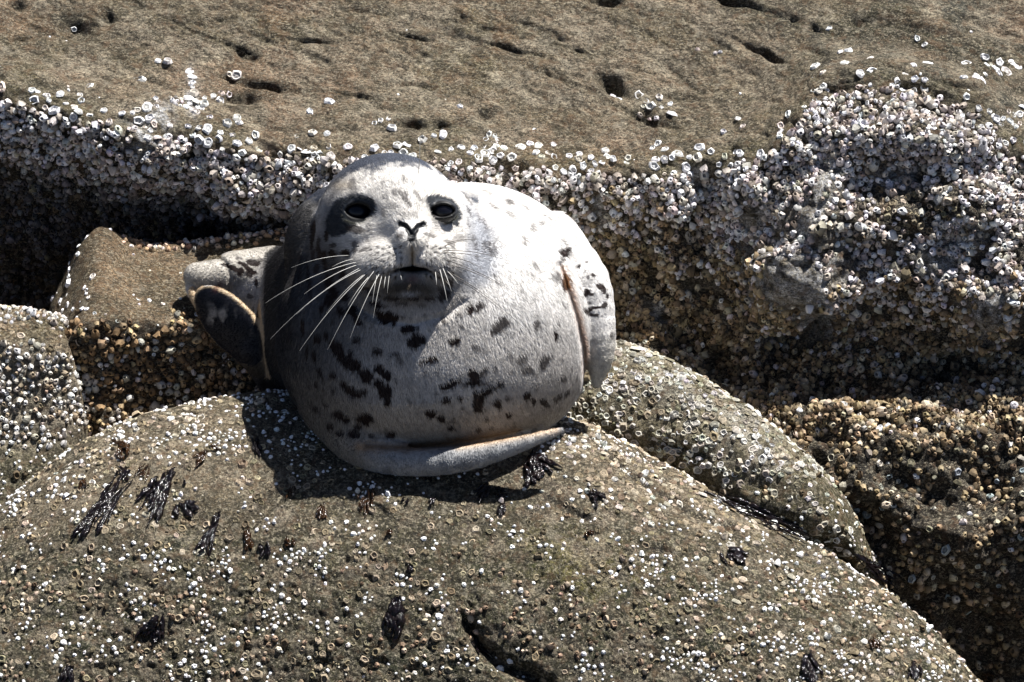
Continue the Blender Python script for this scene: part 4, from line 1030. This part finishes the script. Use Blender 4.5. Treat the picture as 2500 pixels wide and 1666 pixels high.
def fur_material():
    t = NT('seal_coat')
    pig = t.attr()
    n1 = t.noise(700, 3, .6, stretch=((1, 1, .28), (0, 0, 0)), dist=.3)
    n2 = t.noise(90, 4, .6)
    k = t.math('MULTIPLY', t.rng(n1, .3, .7, .74, 1.22), t.rng(n2, .3, .7, .88, 1.08))
    return t.out(t.vmul(pig, k), .52, .28, t.bump(n1, .25, .0008))
M_FUR = fur_material()
def plain(name, col, rough, spec=.5, coat=0):
    t = NT(name); m = t.out(t.mix(t.rng(t.noise(60, 3, .5), .3, .7, 0, 1), tuple(np.array(col) * .8), tuple(np.array(col) * 1.15)), rough, spec)
    t.b.inputs['Coat Weight'].default_value = coat; t.b.inputs['Coat Roughness'].default_value = .05
    return m
M_EYE = plain('eye_surface', (.005, .005, .009), .28, .35)
M_WHISK2 = plain('shade_tinted_whisker_keratin', (.13, .115, .10), .4)  # same keratin, tinted dark to imitate shade against the sunlit chest
M_WHISK = plain('whisker_keratin', (.5, .49, .46), .35)
seal_base = seal_world(np.array([1050., 1110., 60.]))
seal = link('seal', None, loc=seal_base, label='fat spotted grey and white seal resting on the boulder with its head raised', cat='seal')
W = seal_world(V)
Qf = Q
nrm = np.cross(W[Q[0, 1]] - W[Q[0, 0]], W[Q[0, 2]] - W[Q[0, 0]])
Nw = SN[:, 0:1] * R - SN[:, 1:2] * U - SN[:, 2:3] * F
if np.dot(nrm, Nw[Q[0, 0]]) < 0: Qf = Q[:, ::-1]
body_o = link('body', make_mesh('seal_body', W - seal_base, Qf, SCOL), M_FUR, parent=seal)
def uvball(c, r, mat, name, nseg=28, nr=16):
    vs = [[0, 0, 1]]
    for i in range(1, nr):
        th = math.pi * i / nr
        for j in range(nseg): ph = 2 * math.pi * j / nseg; vs.append([math.sin(th) * math.cos(ph), math.sin(th) * math.sin(ph), math.cos(th)])
    vs.append([0, 0, -1]); vs = np.array(vs)
    tri = []; qd = []
    for j in range(nseg):
        k = (j + 1) % nseg; tri.append([0, 1 + j, 1 + k]); b = 1 + (nr - 2) * nseg; tri.append([len(vs) - 1, b + k, b + j])
        for i in range(nr - 2): a = 1 + i * nseg; qd.append([a + j, a + nseg + j, a + nseg + k, a + k])
    me = make_mesh(name, vs * np.array(r) * S, [np.array(tri), np.array(qd)])
    return link(name, me, mat, parent=seal, loc=seal_world(np.array(c, float)) - seal_base)
for ex, ey, er in EYES: uvball((ex, ey, eyez(ex) - 5), (er + 5, er - 1, er), M_EYE, 'eye')

# depth lookup of the seal surface from the front
sealV = W; SB = BVHTree.FromPolygons(W.tolist(), Qf.tolist())
def seal_hit(x, y):
    o = seal_world(np.array([x, y, 700.])); h = SB.ray_cast(Vector(o), Vector(F), 5)
    return np.array(h[0]) if h[0] else None
WH = [((863, 621), (723, 651)), ((881, 637), (665, 735)), ((881, 644), (756, 714)), ((889, 650), (677, 820)), ((893, 654), (739, 761)), ((905, 662), (746, 848)), ((900, 664), (808, 759)), ((924, 654), (812, 846)),
      ((936, 660), (865, 818)), ((928, 664), (917, 735)), ((940, 664), (919, 771)), ((948, 666), (944, 700)), ((957, 662), (952, 712)), ((872, 630), (820, 650)), ((912, 668), (860, 740)),
      ((1080, 611), (1243, 637)), ((1082, 616), (1197, 635)), ((1090, 633), (1298, 743)), ((1088, 642), (1239, 706)), ((1086, 656), (1292, 811)), ((1084, 662), (1237, 767)), ((1080, 670), (1209, 874)),
      ((1091, 593), (1166, 585)), ((1075, 652), (1094, 731)), ((1082, 650), (1104, 708)), ((1065, 658), (1069, 692)), ((1090, 656), (1120, 690)), ((1086, 600), (1140, 588)), ((1098, 625), (1180, 655)), ((978, 655), (986, 681)), ((1023, 427), (1027, 338))]
def whisker(a, b, rad, k):
    p0 = seal_hit(*a)
    if p0 is None: return
    z0 = -(p0 @ F) / S
    L = math.hypot(b[0] - a[0], b[1] - a[1])
    out = 34 + .16 * L if k != 'brow' else 26
    hb = seal_hit(*b); hm = seal_hit((a[0] + b[0]) / 2, (a[1] + b[1]) / 2)
    zb = -(hb @ F) / S if hb is not None else -999; zm = -(hm @ F) / S if hm is not None else -999
    A = np.array([a[0], a[1], z0 - 4]); B = np.array([b[0], b[1], max(z0 + out * .9, zb + 16)])
    if k != 'brow': out = max(out, 2 * (max(zm + 22, zb + 10) - (A[2] + B[2]) / 2))
    sag = np.array([0, -.10 * L, out * .5]) if k != 'brow' else np.array([4, 0, 20.])
    Mid = (A + B) / 2 + sag
    n = 14; t = np.linspace(0, 1, n)[:, None]
    C = (1 - t) ** 2 * A + 2 * t * (1 - t) * (Mid * 2 - .5 * (A + B)) / 1.0 * 1.0 + t ** 2 * B if False else (1 - t) ** 2 * A + 2 * t * (1 - t) * Mid + t ** 2 * B
    T = np.gradient(C, axis=0); T /= np.linalg.norm(T, axis=1)[:, None]
    X_ = np.cross(T, np.array([0, 0, 1.])); X_ /= np.linalg.norm(X_, axis=1)[:, None] + 1e-9; Y_ = np.cross(T, X_)
    rr = rad * (1 - .7 * t[:, 0] ** 2)
    vs = []
    for j in range(5):
        an = 2 * math.pi * j / 5
        vs.append(C + rr[:, None] * (math.cos(an) * X_ + math.sin(an) * Y_))
    vs = np.stack(vs, 1).reshape(-1, 3)
    i = np.arange(n - 1)[:, None] * 5; j = np.arange(5)[None]; k2 = (j + 1) % 5
    q = np.stack([i + j, i + k2, i + 5 + k2, i + 5 + j], -1).reshape(-1, 4)
    w = seal_world(vs); o = w[0]
    link('whisker', make_mesh('whisker', w - o, q), M_WHISK2 if b[0] > 1120 else M_WHISK, parent=seal, loc=o - seal_base)
for i, (a, b) in enumerate(WH): whisker(a, b, (.62 + .2 * (i % 3) / 2) if i < 15 else .95, 'brow' if i == len(WH) - 1 else '')

# short fur lying along the coat
def fur(n):
    tri = np.concatenate([Qf[:, [0, 1, 2]], Qf[:, [0, 2, 3]]])
    A, B, C = V[tri[:, 0]], V[tri[:, 1]], V[tri[:, 2]]
    area = np.linalg.norm(np.cross(B - A, C - A), axis=1) / 2
    fn = SN[tri[:, 0]]
    w = area * np.where(fn[:, 2] > -.1, 1.0, .25)
    cen = A
    for ex, ey, er in EYES: w = w * (np.hypot(cen[:, 0] - ex, (cen[:, 1] - ey) * 1.25) > er + 8)
    w = w * ((polydist(cen[:, 0], cen[:, 1], MOUTH) > 7) | (cen[:, 2] < 200)) * (np.hypot((cen[:, 0] - 1010) / 30, (cen[:, 1] - 562) / 22) > 1)
    head = (np.hypot(cen[:, 0] - 975, cen[:, 1] - 560) < 230) & (cen[:, 2] > 60)
    w = w * np.where(head, 2.0, 1.0)
    i = rng.choice(len(tri), n, p=w / w.sum())
    u = rng.random((n, 2)); f = u.sum(1) > 1; u[f] = 1 - u[f]
    P = A[i] + (B[i] - A[i]) * u[:, :1] + (C[i] - A[i]) * u[:, 1:]
    N = fn[i]; col = SCOL[tri[i, 0]]
    hd = head[i]
    src = np.where(hd[:, None], np.array([1010., 575., 420.]), np.array([990., 560., 60.]))
    T = P - src + nzp(P, 60, 2.)[:, None] * np.array([60., 40, 0]) + rng.normal(0, 12, (n, 3)) * np.where(hd, 1.4, 1.)[:, None]
    T -= (T * N).sum(1)[:, None] * N; T /= np.linalg.norm(T, axis=1)[:, None] + 1e-9
    L = np.where(hd, 8., 11.) * rng.uniform(.6, 1.3, n)
    fl = np.minimum(np.minimum(chain(P, FLIP_R), chain(P, FLIP_F)), chain(P, FLIP_T)) < 6
    L = np.where(fl | (P[:, 0] < 640), 4.5, L)
    p1 = P + T * L[:, None] * .5 + N * 1.3; p2 = P + T * L[:, None] + N * np.where(hd, 2.2, 1.6)[:, None]
    pts = seal_world(np.stack([P - N * .5, p1, p2], 1)) - seal_base
    hc = bpy.data.hair_curves.new('fur')
    hc.add_curves([3] * n)
    hc.position_data.foreach_set('vector', pts.astype(np.float32).ravel())
    ra = hc.attributes.get('radius') or hc.attributes.new('radius', 'FLOAT', 'POINT')
    ra.data.foreach_set('value', np.tile(np.array([.36, .33, .1], np.float32) * S, n))
    a = hc.attributes.new('pig', 'FLOAT_COLOR', 'CURVE'); c = np.ones((n, 4), np.float32)
    c[:, :3] = np.clip(col * np.exp(rng.normal(0, .17, (n, 1))), 0, .92); a.data.foreach_set('color', c.ravel())
    t = NT('seal_fur'); m = t.out(t.attr(), .65, .15)
    hc.materials.append(m)
    link('fur', hc, None, parent=seal, kind='stuff')
fur(220000)
print('t fur', time.time() - T0)
# ------------------------------------------------------------------ seaweed tufts lying on the rocks
def rock_hit(x, y):
    o = at(np.float64(x), np.float64(y), 1500.); d = o - CAMPOS; d = d / np.linalg.norm(d)
    h = BVH.ray_cast(Vector(o), Vector(d), 8)
    return (np.array(h[0]), np.array(h[1])) if h[0] is not None else (None, None)
def weed_mat(name, c1, c2):
    t = NT(name); n = t.noise(160, 3, .6)
    m = t.out(t.mix(t.rng(n, .35, .65, 0, 1), c1, c2), .12, .28, t.bump(t.noise(260, 3, .6), .6, .0025)); return m
M_WEED = weed_mat('wet_black_seaweed', (.004, .0035, .006), (.010, .006, .005))
M_WEEDB = weed_mat('brown_seaweed', (.040, .018, .006), (.012, .007, .004))
wr = np.random.default_rng(21)
def frond(path, wid, mat, parent, base):
    """path: (n,2) picture-like positions laid on the rock under them"""
    P = []; Nn = []
    for k, (x, y) in enumerate(path):
        p, n = rock_hit(x, y)
        if p is None: continue
        if np.dot(n, F) > 0: n = -n
        P.append(p); Nn.append(n)
    if len(P) < 3: return
    P = np.array(P); Nn = np.array(Nn)
    for _ in range(2): P[1:-1] = (P[:-2] + 2 * P[1:-1] + P[2:]) / 4; Nn[1:-1] = (Nn[:-2] + Nn[1:-1] + Nn[2:])
    Nn /= np.linalg.norm(Nn, axis=1)[:, None]
    n = len(P); t = np.linspace(0, 1, n)
    ph = wr.uniform(0, 6.28)
    P = P + Nn * ((2.0 + 7 * wr.random() * np.abs(np.sin(t * wr.uniform(4, 9) + ph)) + 2 * wr.random(n)) * S)[:, None]
    T = np.gradient(P, axis=0); T /= np.linalg.norm(T, axis=1)[:, None] + 1e-9
    B = np.cross(Nn, T); B /= np.linalg.norm(B, axis=1)[:, None] + 1e-9
    tw = np.sin(t * wr.uniform(3, 8) + ph)[:, None] * .6
    B2 = B + Nn * tw; B2 /= np.linalg.norm(B2, axis=1)[:, None]; N2 = np.cross(T, B2)
    w = wid * S * (.35 + .75 * np.sin(np.pi * np.clip(t * .9 + .08, 0, 1)) ** .7) * (1 + .22 * wr.normal(size=n))
    w[-1] *= .35; th = (.38 * w + .8 * S)[:, None]
    ring = np.stack([P + B2 * w[:, None], P + N2 * th + B2 * w[:, None] * .3, P + N2 * th * .45 - B2 * w[:, None] * .15, P + N2 * th - B2 * w[:, None] * .5, P - B2 * w[:, None], P - N2 * th * .6], 1)
    m = 6; i = np.arange(n - 1)[:, None] * m; j = np.arange(m)[None]; k2 = (j + 1) % m
    q = np.stack([i + j, i + k2, i + m + k2, i + m + j], -1).reshape(-1, 4)
    V_ = ring.reshape(-1, 3)
    caps = np.array([[0, 1, 2], [0, 2, 3], [0, 3, 4], [0, 4, 5]]); e = (n - 1) * m
    link('frond', make_mesh('frond', V_ - base, [q, caps, caps[:, ::-1] + e]), mat, parent=parent)
def weed(a, b, wid, label, brown=False, num=6, spread=.5, group=None):
    p0, n0 = rock_hit(*a)
    if p0 is None: return
    root = link('seaweed', None, loc=p0, label=label, cat='seaweed', group=group)
    L = math.hypot(b[0] - a[0], b[1] - a[1]); ang = math.atan2(b[1] - a[1], b[0] - a[0])
    for k in range(int(num * 1.7)):
        st = wr.uniform(0, .45); l = L * (1 - st) * wr.uniform(.6, 1.08)
        x0 = a[0] + (b[0] - a[0]) * st + wr.normal(0, wid * .3); y0 = a[1] + (b[1] - a[1]) * st + wr.normal(0, wid * .3)
        th = ang + wr.normal(0, spread * .5); bend = wr.normal(0, spread)
        n = max(5, int(l / 5)); t = np.linspace(0, 1, n)
        aa = th + bend * (t - .5)
        x = x0 + np.cumsum(np.cos(aa)) * l / n + wr.normal(0, .8, n); y = y0 + np.cumsum(np.sin(aa)) * l / n + wr.normal(0, .8, n)
        frond(np.stack([x, y], 1), wid * wr.uniform(.13, .36), M_WEEDB if brown else M_WEED, root, p0)
W_ = [
 ((312, 1158), (196, 1325), 20, 'longest black seaweed strand trailing down the left slope of the foreground boulder', 0, 9, .25),
 ((424, 1136), (362, 1268), 26, 'large glossy black seaweed tuft high on the left part of the foreground boulder', 0, 10, .3),
 ((440, 1222), (472, 1262), 22, 'spiky black seaweed tuft just below the large glossy one on the left boulder slope', 0, 7, 1.1),
 ((318, 1092), (280, 1122), 20, 'brownish curled seaweed tuft near the upper left crest of the foreground boulder', 1, 7, 1.2),
 ((322, 1150), (290, 1172), 18, 'ragged seaweed scrap at the top end of the longest strand', 0, 6, .8),
 ((368, 1132), (338, 1172), 10, 'thin brown seaweed wisp between the longest strand and the large glossy tuft', 1, 4, .4),
 ((208, 1170), (198, 1200), 13, 'small dark seaweed dab nearest the left rim of the foreground boulder', 1, 4, .6),
 ((506, 1106), (476, 1146), 14, 'thin brown seaweed curl pointing down left, right of the large glossy tuft', 1, 5, .5),
 ((512, 1098), (540, 1094), 12, 'short brown seaweed scrap above the thin brown curl', 1, 4, .6),
 ((452, 1172), (452, 1190), 11, 'tiny black seaweed dot between the large tuft and the slanting strand', 0, 4, .8),
 ((534, 1250), (486, 1352), 17, 'slanting black seaweed strand in the middle of the left boulder slope', 0, 7, .3),
 ((606, 1286), (598, 1342), 20, 'reddish brown leaf shaped seaweed right of the slanting strand', 1, 5, .3),
 ((648, 1325), (650, 1362), 18, 'dark seaweed knot right of the reddish brown leaf shaped one', 0, 5, .8),
 ((708, 1305), (708, 1340), 17, 'oval brown seaweed patch flat on the boulder below the shadow of the seal', 1, 4, .3),
 ((392, 1496), (372, 1572), 26, 'broad black seaweed tuft among brown barnacles at the lower left', 0, 9, .5),
 ((172, 1620), (158, 1670), 18, 'black seaweed strand at the bottom edge of the photo, far left', 0, 6, .4),
 ((622, 1070), (630, 1112), 17, 'dark seaweed on the left border of the shadow of the seal', 0, 6, .5),
 ((716, 1188), (700, 1216), 10, 'small brown seaweed scrap at the lower left border of the shadow of the seal', 1, 4, .6),
 ((790, 1230), (780, 1276), 13, 'faint brown seaweed smear below the lowest lobe of the seal shadow', 1, 5, .7),
 ((905, 1190), (872, 1256), 16, 'curved golden brown seaweed strand below the middle of the seal', 1, 6, .7),
 ((960, 1290), (948, 1314), 10, 'small dark seaweed scrap straight below the nose of the seal, halfway to the bottom tuft', 1, 4, .5),
 ((996, 1218), (984, 1234), 10, 'tiny black seaweed dot below the chin of the seal', 0, 4, .8),
 ((1062, 1216), (1048, 1240), 10, 'small black seaweed dot beneath the middle of the front flipper', 0, 4, .8),
 ((1042, 1166), (1056, 1178), 12, 'black seaweed scrap touching the shadow under the front flipper', 0, 4, .9),
 ((1290, 1110), (1330, 1175), 34, 'biggest dark seaweed tangle beside the tip of the front flipper', 0, 13, 1.2),
 ((1200, 1184), (1160, 1222), 16, 'branching black seaweed sprig right of centre under the front flipper', 0, 6, .7),
 ((1196, 1200), (1236, 1214), 15, 'black seaweed arm pointing right from beside the branching sprig', 0, 5, .6),
 ((1218, 1230), (1230, 1262), 15, 'black seaweed drop hanging below the branching sprig', 0, 5, .4),
 ((1434, 1200), (1478, 1230), 15, 'black seaweed patch in the crack right of the front flipper tip', 0, 6, .6),
 ((1716, 1200), (1966, 1308), 17, 'long black seaweed filling the crack below the smaller grey boulder', 0, 12, .15),
 ((1770, 1345), (1815, 1372), 24, 'flat blackish seaweed patch below the long seaweed filled crack', 0, 8, .9),
 ((1432, 1288), (1440, 1310), 12, 'small brown seaweed scrap on the right half of the boulder top', 1, 4, .6),
 ((1008, 1370), (1000, 1402), 13, 'small dark seaweed sprig above the drooping bottom centre tuft', 0, 5, .5),
 ((970, 1450), (958, 1552), 27, 'drooping black seaweed tuft at the bottom centre of the boulder', 0, 11, .35),
 ((1958, 1590), (1985, 1670), 22, 'thick black seaweed strand at the bottom edge, right of centre', 0, 9, .3),
 ((2120, 1560), (2142, 1590), 17, 'rusty brown seaweed clump near the lower right flank of the boulder', 1, 6, .7),
 ((2232, 1610), (2236, 1660), 17, 'dark seaweed tuft near the bottom right corner of the boulder', 0, 6, .4),
 ((2400, 1640), (2425, 1662), 18, 'golden brown seaweed at the right foot of the boulder, at the bottom edge', 1, 6, .7),
 ((1150, 1540), (1180, 1600), 14, 'thin dark seaweed lining the curved crack at the bottom centre', 0, 5, .3),
 ((2070, 1340), (2190, 1440), 14, 'dark seaweed strand along the right rim of the big boulder', 0, 8, .2),
]
for a, b, wd, lb, br, nn, sp in W_: weed(a, b, wd, lb, bool(br), nn, sp)
